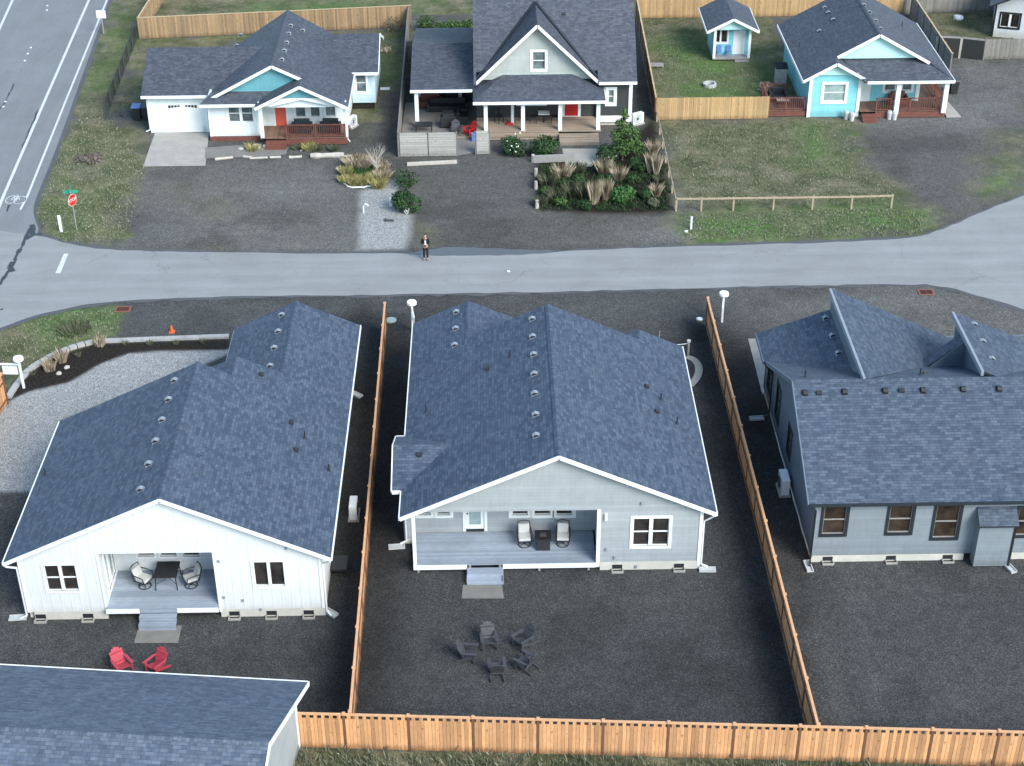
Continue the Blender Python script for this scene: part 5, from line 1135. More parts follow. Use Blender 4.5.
for (u, v_, hg, sp_, m_, lab) in ((594,203,1.45,.55,'leaf_dry','tallest tan feathery grass clump in the middle of the bed'),(606,200,1.4,.5,'leaf_dry','tan feathery grass clump beside the tallest one, right of it'),(584,199,1.1,.6,'leaf_olive','olive and tan grass clump left of the tallest one'),
   (650,172,1.35,.4,'leaf_dry','tall tan grass clump beside the small rail fence, left one'),(656,174,1.3,.35,'leaf_dry','tall tan grass clump nearest the small rail fence'),(653,155,1.0,.5,'leaf_dry','short dry grass head high up by the rail fence'),(656,196,.8,.5,'leaf_dry','short dry clump by the rail fence near the road'),
   (619,180,.9,.7,'leaf_dry','grey-tan low grass between the round shrubs'),(572,196,.9,1.0,'leaf_olive','olive grass clump in the left half of the bed'),(556,200,.8,1.1,'leaf_olive','wide olive clump near the front left of the bed'),
   (548,186,.9,1.1,'leaf_olive','wide olive clump behind the left stakes'),(562,178,.9,1.0,'leaf_dry','pale dry clump behind the low white timber'),(578,174,.7,.9,'leaf_olive','low olive clump under the steps'),(541,205,.6,.7,'leaf_olive','small olive clump at the front left corner of the bed'),(604,174,1.0,.8,'leaf_dry','pale dry clump below the walkway'),(660,184,.6,.6,'leaf_olive','low olive clump tight against the rail fence')):
    gi += 1; grassclump((u, v_), hg, sp_, lab, m_, 420, 20+gi, .3 if hg > 1.2 else .6, .018, SG3)
for i, (u, v_, rr_, m_, lab) in enumerate(((550,178,.55,'leaf_dark','small dark shrub behind the left stakes of the bed'),(566,188,.6,'leaf_dark','dark shrub in the left middle of the bed'),(580,184,.55,'leaf_dark','dark shrub below the entry walk in the bed'),(560,205,.5,'leaf_mid','low green shrub at the front of the bed, left third'),(584,209,.5,'leaf_dark','low dark shrub at the front of the bed under the tan clumps'),(604,185,.6,'leaf_dark','dark shrub behind the tan grass clumps'),(634,184,.65,'leaf_dark','dark shrub in the right middle of the bed'),(643,199,.55,'leaf_dark','dark shrub in the right front corner of the bed'),(628,150,.7,'leaf_dark','dark shrub beside the tall house wall'),(655,206,.45,'leaf_olive','small olive shrub in the right front corner by the rail fence'),(545,194,.45,'leaf_mid','small green shrub between the lower stakes and olive clumps'))):
    shrub((u, v_), rr_, lab, m_, 700, .075, 200+i, SG3, hz=.85)
mb = MB(); rnd = random.Random(5)
for _ in range(700):
    q0 = at(rnd.uniform(538,668), rnd.uniform(165,211)); tuft(mb, q0, 5, .22, .4, rnd, .03, 1.2)
tag(mb.build('ground_cover', 'leaf_dark'), kind='stuff')
# island bed
IG = 'tufts in the round island bed'
names_ = ['front left pale yellow tuft of the island bed','yellow tuft at the far left rim of the island bed','round yellow tuft above the white driftwood','yellow tuft at the front middle of the island bed','yellow tuft near the foot of the bare sapling','tan tuft at the right rim of the island bed','tan tuft at the front right of the island bed','dry tuft at the back left of the island bed','dry tuft at the back middle of the island bed','dry tuft at the back right of the island bed','dry tuft behind the bare sapling']
for i, (u, v_, r_, m_) in enumerate(((345,182,.42,'leaf_yellow'),(346,174,.45,'leaf_yellow'),(353,184,.5,'leaf_yellow'),(362,183.5,.48,'leaf_yellow'),(374.5,180,.45,'leaf_yellow'),(383,178,.5,'leaf_dry'),(379,187,.5,'leaf_yellow'),(355,166,.65,'leaf_dry'),(363,168,.5,'leaf_dry'),(370,164,.5,'leaf_dry'),(382,170,.5,'leaf_dry'))):
    grassclump((u, v_), r_*1.1, r_*1.7, names_[i], m_, 330, 60+i, .8, .03, IG)
mb = MB(); rnd = random.Random(8)
for _ in range(260): q0 = at(rnd.uniform(354,378), rnd.uniform(164,178)); tuft(mb, q0, 6, .2, .4, rnd, .03, 1)
tag(mb.build('green_ground_cover', 'leaf_green'), kind='stuff')
p = at(377,175); o = thing('bare_sapling', 'leafless pale sapling at the back of the island bed', 'tree', p); rnd = random.Random(3)
mb = MB(); mb.tube([(0,0,0),(.02,0,.7),(0,.02,1.3)], [.05,.04,.025], 6); mb.build('trunk', 'leaf_dry' if False else 'driftwood', o, True); mb = MB()
for k in range(16):
    a = rnd.uniform(0,6.28); z_ = rnd.uniform(.4,1.3); q0 = V((0,0,z_)); e = q0+V((math.cos(a)*.7, math.sin(a)*.4, rnd.uniform(.6,1.3))); mb.tube([q0, q0.lerp(e,.5)+V((0,0,-.05)), e], [.022,.014,.006], 5)
    for s_ in range(2): f_ = q0.lerp(e, .6); mb.tube([f_, f_+V((rnd.uniform(-.3,.3),rnd.uniform(-.3,.3),.35))], [.01,.004], 4)
mb.build('branch', 'driftwood', o, True)
mb = MB(); mb.tube(wobble([at(344,184), at(350,188), at(360,188), at(371,187)], .2, .1, 3), [.05]*len(wobble([at(344,184), at(350,188), at(360,188), at(371,187)], .2, .1, 3)), 6)
for q_ in mb.v: q_.z += .06
tag(mb.build('driftwood', 'white_trim'), 'thin crooked white driftwood along the front rim of the island bed', 'driftwood')
# far garden greens behind carport
for i, (u, v_, r_) in enumerate(((424,31,.9),(440,33,.7),(455,32,.8),(467,31,.7))):
    shrub((u, v_), r_, ['bushy green shrub left-most behind the carport roof','small green shrub second from left behind the carport roof','green shrub third behind the carport roof','green shrub nearest the tall house behind the carport'][i], 'leaf_mid', 600, .1, 40+i, 'shrubs behind the carport')
shrub((392,32), .9, 'straggly dry shrub at the far end of the cottage side yard', 'leaf_olive', 260, .08, 51)
shrub((385,52), .6, 'low dead shrub in the cottage side yard', 'leaf_dry', 160, .08, 52, hz=.6)
shrub((89,160), .95, 'flattened dark brush heap on the verge grass', 'twig', 700, .09, 53, hz=.25, cat='brush heap')
for i, (u, v_, r_) in enumerate(((765,92,.6),)): shrub((u, v_), r_, 'dry pale shrub at the right end of the playhouse lawn', 'leaf_dry', 300, .08, 54)
# front garden of cottage
for i, (u, v_, r_, lab) in enumerate(((252,150,.42,'round tan tuft below the cottage window deck'),(309,149,.45,'yellowish tuft under the middle of the cottage railing'),(318,150,.35,'small low tuft beside the yellowish one under the railing'),(334,150,.35,'low tuft under the right end of the cottage railing'),(297,149,.3,'tiny tuft right of the cottage steps'))):
    grassclump((u, v_), r_, r_*2, lab, 'leaf_yellow' if i in (0,1) else 'leaf_olive', 160, 80+i, .9, .03, 'tufts along the cottage front')
def rock(px, r, label, seed, m='rock', flat=.6, group=None):
    rnd = random.Random(seed); bm = bmesh.new(); bmesh.ops.create_icosphere(bm, subdivisions=2, radius=r)
    for v_ in bm.verts: v_.co *= rnd.uniform(.8,1.15); v_.co.z = v_.co.z*flat+r*flat*.5
    me = bpy.data.meshes.new('rock'); bm.to_mesh(me); bm.free(); me.materials.append(M[m]); o = bpy.data.objects.new('rock', me); C.objects.link(o); o.location = at(*px); tag(o, label, 'rock', group)
rock((256,148), .3, 'pale round boulder under the cottage window deck', 1, 'driftwood'); rock((241,149), .22, 'flat pale rock left of the round boulder', 2, 'driftwood', .3); rock((265,147), .18, 'small rock left of the cottage steps', 3, 'driftwood')
rock((301,151), .12, 'tiny stone below the cottage railing', 4); rock((958,19), .4, 'white rock on the far top right lawn', 5, 'white_trim'); rock((59,374), .16, 'pale stone in the dark mulch bed, left one', 6, 'driftwood'); rock((67,368), .17, 'pale stone in the dark mulch bed, right one', 7, 'driftwood')
rock((686,232), .12, 'small white stone by the road verge', 8, 'white_trim'); rock((903,72), .1, 'small pale stone on the dusty drive', 9, 'driftwood')
rock((337,169), .12, 'small pale stone left of the island bed', 10, 'driftwood')
def log(a, b, r, label, seed=1, m='driftwood'):
    pa, pb = at(*a), at(*b); pts = wobble([pa, pb], .35, .03, seed); mb = MB(); mb.tube(pts, [r*random.Random(seed+i).uniform(.8,1.1) for i in range(len(pts))], 8)
    for q_ in mb.v: q_.z += r*.8
    tag(mb.build('driftwood_log', m, smooth=False), label, 'log', 'driftwood logs')
log((311,158), (344,157), .2, 'thickest white driftwood log below the cottage railing', 1); log((289,158.5), (302,157.5), .1, 'short driftwood piece left of the thickest log', 2); log((270,158.5), (281,158), .1, 'short driftwood piece below the cottage steps', 3)
log((250,159), (268,158.3), .08, 'thin driftwood strip left of the cottage steps', 4); log((215,160.5), (233,158.5), .1, 'driftwood piece by the concrete front path', 5); log((243,157.5), (252,158), .08, 'small driftwood piece between the path and the thin strip', 6); log((344,157),(352,156.5),.08,'short driftwood stub at the right end of the thickest log', 7)
def beam_thing(a, b, w_, h_, label, m='driftwood', name='timber_edging', cat='timber'):
    mb = MB(); pa, pb = at(*a), at(*b); mb.beam(pa+Z*h_/2, pb+Z*h_/2, w_, h_); tag(mb.build(name, m, bevel=.01), label, cat)
beam_thing((407,165.5), (457,163), .22, .2, 'long white timber lying before the pale privacy screen'); beam_thing((533,162.5), (574,161), .2, .5, 'low white timber edging left of the tall house walkway', 'wood_grey')
for i, (u, v_) in enumerate(((533,162),(536,176),(536,189),(537,208))): q0 = at(u, v_); mb = MB(); mb.tube([q0, q0+Z*.55], [.13,.11], 10); tag(mb.build('bollard', 'driftwood'), ['short pale bollard at the white timber end','short pale bollard second from the house','short pale bollard third from the house','short pale bollard nearest the road'][i] + ' beside the bed', 'bollard', 'bollards along the bed')

# mulch bed edging: a row of stone blocks
pts = smoothpts([(9,399),(14,390),(20,381.5),(28,373),(37,366),(47,360),(58,354.5),(70,349.5),(84,345.5),(98,342.5)], 2)
cum = [0]; 
for a, b in zip(pts, pts[1:]): cum.append(cum[-1]+(b-a).length)
def along(s_):
    for i in range(len(pts)-1):
        if s_ <= cum[i+1]: return pts[i].lerp(pts[i+1], (s_-cum[i])/(cum[i+1]-cum[i])), (pts[i+1]-pts[i]).normalized()
    return pts[-1], (pts[-1]-pts[-2]).normalized()
nB = int(cum[-1]/.46); bme = MB().box(-.21, .21, -.15, .15, 0, .22).build('stone_block', 'stone_block', bevel=.025)
for i in range(nB):
    p, d = along((i+.5)*.46); o = bme if i == 0 else bme.copy()
    if i: C.objects.link(o)
    o.location = p; o.rotation_euler = (0,0,math.atan2(d.y, d.x)+random.uniform(-.06,.06)); o.scale = (1, random.uniform(.9,1.1), random.uniform(.85,1.1)); tag(o, 'grey stone block in the curved edging row of the dark mulch bed', 'stone block', 'edging blocks of the mulch bed')
mb = MB(); a, b = at(99,342), at(229,337); n = 18
for k in range(n): p0, p1 = a.lerp(b, k/n), a.lerp(b, (k+.97)/n); mb.beam(p0+Z*.06, p1+Z*.06, .34, .12)
tag(mb.build('paver_edging', 'stone_block'), 'straight pale paver strip along the top of the mulch bed', 'edging')
for i, (u, v_, h_, lab) in enumerate(((50,370,.6,'dry tuft standing second along the curved stone edging'),(62,361,.7,'biggest dry tuft on the curved stone edging'),(100,345,.55,'dry tuft where the curved edging meets the straight pavers'))): grassclump((u, v_), h_, .6, lab, 'leaf_dry', 120, 90+i, .5, .025, 'dry tufts in the mulch bed')
for i, (u, v_) in enumerate(((33,374),(78,356),(126,345),(150,344.5),(176,344),(203,343))): grassclump((u, v_), .25, .3, ['small sprout near the left end of the mulch bed','small sprout in the middle of the curved mulch bed','first small sprout under the straight pavers from the left','second small sprout under the straight pavers','third small sprout under the straight pavers','small sprout nearest the white house in the mulch bed'][i], 'leaf_olive', 40, 100+i, .7, .02, 'small sprouts in the mulch bed')
grassclump((76,331), .5, 1.8, 'taller yellow-green weed clump on the roadside grass', 'leaf_olive', 160, 120, .7, .03, cat='weeds')
# tall grass behind the rear fence
mb = MB(); rnd = random.Random(77); nrm2 = V((-bd.y, bd.x, 0))
for _ in range(6500):
    s_ = rnd.uniform(7.5, 38); dd = rnd.random()**.8*3.2+.12; q0 = b0+bd*s_-nrm2*dd
    if rnd.random() < .35+.5*vnoise(np.array([q0.x]), np.array([q0.y]), 1.1, 5)[0]: tuft(mb, q0, 5, rnd.uniform(.22,.5), .25, rnd, .014, .7)
tag(mb.build('tall_grass', 'blade'), kind='stuff')
mb = MB(); rnd = random.Random(78)
polys = [((662,124),(765,122),(850,122),(855,140),(868,165),(900,190),(880,205),(690,205)), ((645,18),(700,14),(695,40),(712,66),(760,66),(770,92),(660,94)), ((0,335),(55,314),(120,310),(118,334),(60,345),(20,370),(0,385)), ((60,243),(35,215),(60,150),(90,100),(112,118),(148,165),(125,240)), ((684,240),(685,215),(880,208),(928,215),(920,236))]
def inpoly(u, v, P_):
    c = False
    for i in range(len(P_)):
        (x0, y0), (x1, y1) = P_[i], P_[i-1]
        if (y0 > v) != (y1 > v) and u < (x1-x0)*(v-y0)/(y1-y0)+x0: c = not c
    return c
for _ in range(20000):
    P_ = polys[rnd.choice((0,0,0,1,1,2,3,3,3,4,4))]; u = rnd.uniform(min(a[0] for a in P_), max(a[0] for a in P_)); v_ = rnd.uniform(min(a[1] for a in P_), max(a[1] for a in P_))
    if inpoly(u, v_, P_): tuft(mb, at(u, v_), 3, rnd.uniform(.05,.13), .2, rnd, .02, 1)
tag(mb.build('verge_grass', 'blade'), kind='stuff')

# ============================================================ furniture
def adirondack(label, m, loc, rz, group=None):
    o = thing('adirondack_chair', label, 'garden chair', (loc[0], loc[1], .01), rz, group)
    mb = MB()
    for k in range(5): y0 = -.3+k*.11; z0 = .37-k*.028; mb.ext([(-.25,y0,z0),(.25,y0,z0),(.25,y0+.095,z0-.024),(-.25,y0+.095,z0-.024)], (0,0,-.025))
    mb.build('seat', m, o, True, bevel=.006)
    mb = MB(); hs = [.62,.72,.76,.72,.62]
    for k in range(5):
        x0 = (k-2)*.105; L = hs[k]; a = V((x0,.2,.25)); b = V((x0*1.12,.2+L*.42,.25+L*.9)); mb.beam(a, b, .118 if 'grey' in label or 'red' in label else .095, .022, (0,1,0))
    mb.beam((-.24,.245,.36), (.24,.245,.36), .03, .06); mb.beam((-.27,.40,.72), (.27,.40,.72), .03, .06); mb.build('backrest', m, o, True, bevel=.005)
    for s_ in (-1, 1):
        mb = MB(); mb.ext([(s_*.25,-.38,.56),(s_*.39,-.38,.56),(s_*.37,.2,.55),(s_*.30,.36,.55),(s_*.25,.36,.55)], (0,0,-.025)); mb.build('armrest', m, o, True, bevel=.006)
        mb = MB(); mb.box(s_*.28, s_*.32, -.33, -.22, 0, .533); mb.build('front_leg', m, o, True)
        mb = MB(); mb.beam((s_*.265,-.3,.33), (s_*.265,.52,.03), .028, .11, (0,0,1)); mb.build('back_leg', m, o, True)
    return o
adirondack('left red plastic adirondack chair behind the pale blue building roof', 'red_plastic', at(123,671), R(38), 'red adirondack chairs')
adirondack('right red plastic adirondack chair behind the pale blue building roof', 'red_plastic', at(157,671), R(-35), 'red adirondack chairs')
FG = 'grey chairs in a ring on the dark stone yard'
for (u, v_, rz, lab) in ((489,646,8,'grey adirondack chair at the top of the ring, facing the photo viewer'),(469,659,82,'grey adirondack chair at the left of the ring, facing right'),(497,674,183,'grey adirondack chair at the bottom of the ring, back to the viewer'),(523,646,-50,'grey adirondack chair at the upper right of the ring'),(525,668,-128,'grey adirondack chair at the lower right of the ring')):
    adirondack(lab, 'grey_plastic', at(u, v_), R(rz), FG)
adirondack('grey adirondack chair on the carport patio', 'grey_plastic', at(456,134.5), R(2)); adirondack('bright red adirondack chair on the carport patio', 'red_paint', at(470,135), R(-50))
def patio_chair(label, x, y, z, rz, group):
    o = thing('patio_chair', label, 'patio chair', (x, y, z), R(rz), group)
    mb = MB(); mb.box(-.27,.27,-.26,.26,.38,.5); mb.build('seat_cushion', 'cushion', o, True, bevel=.03)
    mb = MB(); mb.ext([(-.25,.22,.5),(.25,.22,.5),(.25,.36,.9),(-.25,.36,.9)], (0,.09,0)); mb.build('back_cushion', 'cushion', o, True, bevel=.03)
    mb = MB(); mb.tube([(-.29,.28,.34),(-.29,.38,.66),(-.27,.47,.98),(0,.5,1.01),(.27,.47,.98),(.29,.38,.66),(.29,.28,.34)], .025, 6); mb.tube([(-.29,.28,.37),(-.29,-.28,.37),(.29,-.28,.37),(.29,.28,.37),(-.29,.28,.37)], .022, 6); mb.build('frame', 'black_metal', o, True)
    for s_ in (-1, 1): mb = MB(); mb.tube([(s_*.31,.4,.68),(s_*.33,.1,.7),(s_*.33,-.2,.68),(s_*.31,-.27,.38)], .024, 6); mb.build('armrest', 'black_metal', o, True)
    mb = MB(); mb.ring((0,0,.03), .27, .022, 20); mb.tube([(0,0,.05),(0,0,.36)], .04, 8)
    for k in range(4): a = k*math.pi/2+.78; mb.tube([(math.cos(a)*.27,math.sin(a)*.27,.04),(0,0,.16)], .016, 5)
    mb.build('swivel_base', 'black_metal', o, True); return o
def patio_table(label, x, y, z, rz, sx=.55, sy=.55, h_=.7):
    o = thing('patio_table', label, 'table', (x, y, z), R(rz)); mb = MB(); mb.box(-sx,sx,-sy,sy,h_-.04,h_)
    for k in range(5): mb.box(-sx+.05+k*(2*sx-.1)/5, -sx+.03+(k+1)*(2*sx-.1)/5, -sy+.05, sy-.05, h_+.001, h_+.008)
    mb.build('tabletop', 'black_plastic', o, True)
    for a in (-1, 1):
        for b in (-1, 1): mb = MB(); mb.tube([(a*(sx-.08),b*(sy-.08),h_-.04),(a*(sx-.03),b*(sy-.03),0)], .025, 6); mb.build('leg', 'black_metal', o, True)
    mb = MB(); mb.tube([(-sx+.08,-sy+.08,.3),(sx-.08,sy-.08,.3)], .014, 5); mb.tube([(-sx+.08,sy-.08,.3),(sx-.08,-sy+.08,.3)], .014, 5); mb.build('brace', 'black_metal', o, True)
q0 = at(146,583,.7); patio_chair('white-cushioned swivel chair left of the table on the white house porch', q0.x, at(146,586,.7).y, .7, 62, 'cushioned chairs on the white house porch')
q0 = at(192,583,.7); patio_chair('white-cushioned swivel chair right of the table on the white house porch', q0.x, at(192,585.5,.7).y, .7, -62, 'cushioned chairs on the white house porch')
q0 = at(168,586,.7); patio_table('black square table between two chairs on the white house porch', q0.x, at(168,590,.7).y+.5, .7, 0, .5, .55, .75)
q0 = at(524,534,.43); patio_chair('white-cushioned swivel chair left of the black box table on the grey house deck', q0.x, 57.35, .43, 3, 'cushioned chairs on the grey house deck')
q0 = at(562,534,.43); patio_chair('white-cushioned swivel chair right of the black box table on the grey house deck', q0.x, 57.35, .43, -3, 'cushioned chairs on the grey house deck')
q0 = at(542.5,536,.43); o = thing('fire_table', 'black box-shaped fire table between the two chairs on the grey house deck', 'fire table', (q0.x, 57.2, .431)); mb = MB(); mb.box(-.31,.31,-.31,.31,0,.6); mb.build('base', 'black_plastic', o, True, bevel=.01); mb = MB(); mb.box(-.37,.37,-.37,.37,.601,.66); mb.build('tabletop', 'black_metal', o, True, bevel=.01)
mb = MB(); mb.box(-.14,.14,-.14,.14,.661,.675); mb.build('burner_lid', 'grey_plastic', o, True)
# carport and porch pieces
def sofa(label, p, rz, L=1.6, m='black_plastic', name='outdoor_sofa', cat='sofa'):
    o = thing(name, label, cat, p, R(rz)); mb = MB(); mb.box(-L/2,L/2,-.38,.38,.05,.42); mb.build('seat', m, o, True, bevel=.04); mb = MB(); mb.box(-L/2,L/2,.2,.4,.421,.85); mb.build('backrest', m, o, True, bevel=.04)
    for s_ in (-1,1): mb = MB(); mb.box(s_*L/2, s_*(L/2+.18), -.38, .4, .05, .62); mb.build('armrest', m, o, True, bevel=.03)
sofa('big black covered sofa under the carport roof', (-3.1,108.9,.05), 0, 2.6); sofa('second black sofa nearer the porch under the carport', (-2.0,107.0,.05), 90, 1.3)
o = thing('grill', 'black covered barbecue grill on the carport patio', 'grill', (-3.0,105.9,.05), R(5)); mb = MB(); mb.box(-.55,.55,-.3,.3,.1,.85); mb.build('cabinet', 'black_plastic', o, True, bevel=.03); mb = MB(); mb.ext([(-.4,-.28,.86),(-.4,-.24,1.1),(-.4,.1,1.22),(-.4,.28,.86)], (.8,0,0)); mb.build('lid', 'black_metal', o, True)
sofa('red-brown cushioned bench at the back left of the carport', (-4.4,109.7,.05), 0, 1.4, 'wood_stain_red', 'bench', 'bench')
o = thing('side_table', 'low black table just behind the pale privacy screen', 'table', (*at(424,132)[:2], .05)); mb = MB(); mb.box(-.62,.62,-.3,.3,.45,.62); mb.build('tabletop', 'black_plastic', o, True)
for a in (-1,1):
    for b in (-1,1): mb = MB(); mb.box(a*.55-.03,a*.55+.03,b*.24-.03,b*.24+.03,0,.449); mb.build('leg', 'black_metal', o, True)
mb = MB(); q0 = at(474,141); mb.box(-.16,.16,-.16,.16,0,.55); mb.box(-.18,.18,-.18,.18,.551,.6); o = mb.build('plastic_bin', 'blue_plastic', bevel=.03); o.location = q0; tag(o, 'small blue bin behind the narrow privacy screen', 'bin')
def sidechair(label, p, rz, m='black_plastic', group=None):
    o = thing('porch_chair', label, 'chair', p, R(rz), group); mb = MB(); mb.box(-.24,.24,-.24,.24,.42,.47); mb.build('seat', m, o, True); mb = MB(); mb.box(-.24,.24,.2,.24,.471,.95); mb.build('backrest', m, o, True)
    for a in (-1,1):
        for b in (-1,1): mb = MB(); mb.box(a*.21-.02,a*.21+.02,b*.21-.02,b*.21+.02,0,.42); mb.build('leg', m, o, True)
sidechair('dark porch chair at the left end of the tall house porch', (.6,105.3,.6), 40, group='porch chairs of the tall house'); sidechair('dark dining chair left of the small porch table of the tall house', (3.0,105.2,.6), 90, group='porch chairs of the tall house'); sidechair('dark dining chair right of the small porch table of the tall house', (4.5,105.2,.6), -90, group='porch chairs of the tall house')
o = thing('porch_table', 'small white-topped table on the tall house porch', 'table', (3.75,105.2,.6)); mb = MB(); mb.box(-.4,.4,-.35,.35,.7,.74); mb.build('tabletop', 'white_plastic', o, True)
mb = MB(); mb.tube([(0,0,0),(0,0,.7)], .05, 8); mb.build('leg', 'black_metal', o, True)
mb = MB(); mb.box(-.25,.25,-.2,.2,0,.14); o = mb.build('cushion', 'red_paint', bevel=.05); o.location = (1.35,104.9,.6); tag(o, 'red cushion lying on the tall house porch floor', 'cushion')
sofa('dark blue-grey settee left behind the cottage railing', (-13.2,104.3,.5), 0, 1.1, 'dark_trim'); sofa('dark blue-grey settee right behind the cottage railing', (-11.2,104.3,.5), 0, 1.1, 'dark_trim')
# bins
def bin_(px, label, lid, rz=0):
    o = thing('wheelie_bin', label, 'bin', at(*px), R(rz), 'wheelie bins'); mb = MB(); mb.add([(-.24,-.26,.04),(.24,-.26,.04),(.24,.26,.04),(-.24,.26,.04),(-.3,-.34,1.0),(.3,-.34,1.0),(.3,.34,1.0),(-.3,.34,1.0)], [(3,2,1,0),(4,5,6,7),(0,1,5,4),(1,2,6,5),(2,3,7,6),(3,0,4,7)]); mb.build('body', 'black_plastic', o, True)
    mb = MB(); mb.ext([(-.32,-.37,1.001),(-.32,-.30,1.09),(-.32,.33,1.12),(-.32,.38,1.001)], (.64,0,0)); mb.build('lid', lid, o, True)
    for s_ in (-1,1): mb = MB(); mb.tube([(s_*.2,.3,.12),(s_*.27,.3,.12)], .12, 10); mb.build('wheel', 'black_plastic', o, True)
bin_((138,119.5), 'wheelie bin with a blue lid left of the cottage garage', 'blue_plastic'); bin_((147.5,119.5), 'dark wheelie bin tight against the cottage garage wall', 'grey_plastic'); bin_((953,93), 'dark wheelie bin right of the turquoise house porch', 'grey_plastic')
# AC units
def acunit(label, loc, rz, sx=.45, sy=.18, h_=.85):
    o = thing('heat_pump', label, 'heat pump', (loc[0], loc[1], .0), R(rz), 'outdoor heat pumps'); mb = MB(); mb.box(-sx,sx,-sy,sy,.1,h_); mb.build('casing', 'white_metal', o, True, bevel=.02)
    mb = MB(); mb.ring((0,0,0), .3, .012, 24)
    for k in range(8): a = k*math.pi/8; mb.beam((math.cos(a)*.3,math.sin(a)*.3,0), (-math.cos(a)*.3,-math.sin(a)*.3,0), .012, .012)
    for q_ in mb.v: q_.y, q_.z, q_.x = -sy-.012+q_.z, q_.y+.48, q_.x-.08
    mb.build('fan_grille', 'grey_plastic', o, True)
    mb = MB(); mb.box(-sx-.05,sx+.05,-sy-.08,sy+.08,0,.099); mb.build('pad', 'concrete', o, True)
acunit('white heat pump beside the right wall of the white house', (-6.66,at(345,516).y), 90); q0 = at(783,491); acunit('white heat pump beside the left wall of the slate-blue house', (q0.x, q0.y), -90, .5, .2, .95)
q0 = at(352.5,127); acunit('white heat pump at the right end of the cottage porch', (q0.x, q0.y), 60, .4, .17, .8); q0 = at(637,124); acunit('white heat pump at the right wall of the tall house', (q0.x, q0.y), 30)
# sign posts with round caps
def signpost(label, p, rz):
    o = thing('sign_post', label, 'sign post', p, R(rz), 'white sign posts with round caps')
    mb = MB(); mb.box(-.055,.055,-.055,.055,0,1.72); mb.build('post', 'white_trim', o, True)
    mb = MB(); mb.box(.057,1.05,-.04,.04,1.42,1.51); mb.build('arm', 'white_trim', o, True)
    mb = MB(); mb.box(.15,.95,-.02,.02,.85,1.34); s_ = mb.build('hanging_board', 'white_plastic', o, True); mb = MB()
    for x_ in (.25,.85): mb.tube([(x_,0,1.34),(x_,0,1.42)], .008, 5)
    mb.build('hanger', 'black_metal', o, True)
    mb = MB(); mb.tube([(0,0,1.721),(0,0,1.74),(0,0,1.86),(0,0,1.9)], [.18,.27,.27,.25], 24); mb.build('round_cap', 'white_trim', o, True, smooth=False)
    mb = MB(); mb.tube([(0,0,1.901),(0,0,1.92)], [.1,.08], 16); mb.build('cap_button', 'white_metal', o, True)
signpost('white sign post with round cap near the left cedar fence end', at(413,331), -82); signpost('white sign post with round cap right of the far end of the right cedar fence', at(722,322), -100); signpost('white sign post with round cap and board at the left edge', at(24,388), 176)
# ground lids, drains, cone
def lid(px, r, m, label, rim='concrete'):
    o = thing('utility_lid', label, 'utility lid', at(*px)); mb = MB(); mb.tube([(0,0,.0),(0,0,.05)], r, 20); mb.build('rim', rim, o, True); mb = MB(); mb.tube([(0,0,.051),(0,0,.075)], [r*.8,r*.75], 20); mb.build('cover', m, o, True)
mat('pale_green', (.3, .42, .38), .6)
lid((391,320.5), .32, 'pale_green', 'pale green round utility lid right of the left cedar fence'); lid((699.5,319.5), .2, 'white_plastic', 'small white round utility cap left of the right cedar fence'); lid((508.5,272), .12, 'white_plastic', 'small white round valve cover in the middle of the road')
for u, v_, lab in ((123,309.5,'rusty storm drain grate with orange rim at the grass edge on the left'),(926,292.5,'rusty storm drain grate with orange rim near the road bend on the right')):
    o = thing('storm_drain', lab, 'drain', at(u, v_)+Z*.012, R(0), 'rusty storm drains'); mb = MB(); mb.box(-.45,.45,-.32,-.24,0,.03); mb.box(-.45,.45,.24,.32,0,.03); mb.box(-.45,-.36,-.239,.239,0,.03); mb.box(.36,.45,-.239,.239,0,.03); mb.build('rim', 'orange_rust', o, True) if 'orange_rust' in M else (mat('orange_rust', (.26,.10,.065), .9, .2, 5, .2), mb.build('rim', 'orange_rust', o, True))
    mat('rust_dark', (.1,.03,.025), .9, .2, 5, .2) if 'rust_dark' not in M else None
    mb = MB()
    for k in range(9): x_ = -.34+k*.078; mb.box(x_, x_+.045, -.235, .235, .002, .022)
    mb.box(-.04,.04,-.236,.236,.023,.032); mb.build('grate', 'rust_dark', o, True)
o = thing('traffic_cone', 'small orange cone on the dark stone above the mulch bed', 'cone', at(172,332)); mb = MB(); mb.box(-.16,.16,-.16,.16,0,.03); mb.build('base', 'orange', o, True); mb = MB(); mb.tube([(0,0,.03),(0,0,.42)], [.12,.03], 12); mb.build('cone', 'orange', o, True); mb = MB(); mb.tube([(0,0,.2),(0,0,.27)], [.079,.063], 12); mb.build('band', 'white_trim', o, True)
# stakes and pipe by the rear right corner of the middle house
p = at(688,356); o = thing('hose_post', 'wooden stake with pale cap and pipe at the rear corner of the grey house', 'post', p); mb = MB(); mb.box(-.05,.05,-.05,.05,0,.9); mb.build('post', 'wood_grey', o, True); mb = MB(); mb.box(-.09,.09,-.09,.09,.901,1.0); mb.build('cap', 'cushion', o, True); mb = MB(); mb.tube([(.02,0,.8),(-.5,.02,.72),(-1.0,.05,.7)], .02, 6); mb.build('pipe', 'white_plastic', o, True)
mb = MB(); q0 = at(659,345); mb.tube([(0,0,0),(0,0,.9)], [.03,.025], 8); o = mb.build('stake', 'wood_grey'); o.location = q0; tag(o, 'thin stake standing behind the grey house roof edge', 'stake')
pts = smoothpts([(686,357),(694,359),(699.5,367),(698,377),(690,386)], 3); mb = MB()
L_, R_ = [], []
for i, p_ in enumerate(pts):
    d = (pts[min(i+1,len(pts)-1)]-pts[max(i-1,0)]).normalized(); s_ = V((-d.y,d.x,0))*.2; L_.append(p_+s_); R_.append(p_-s_)
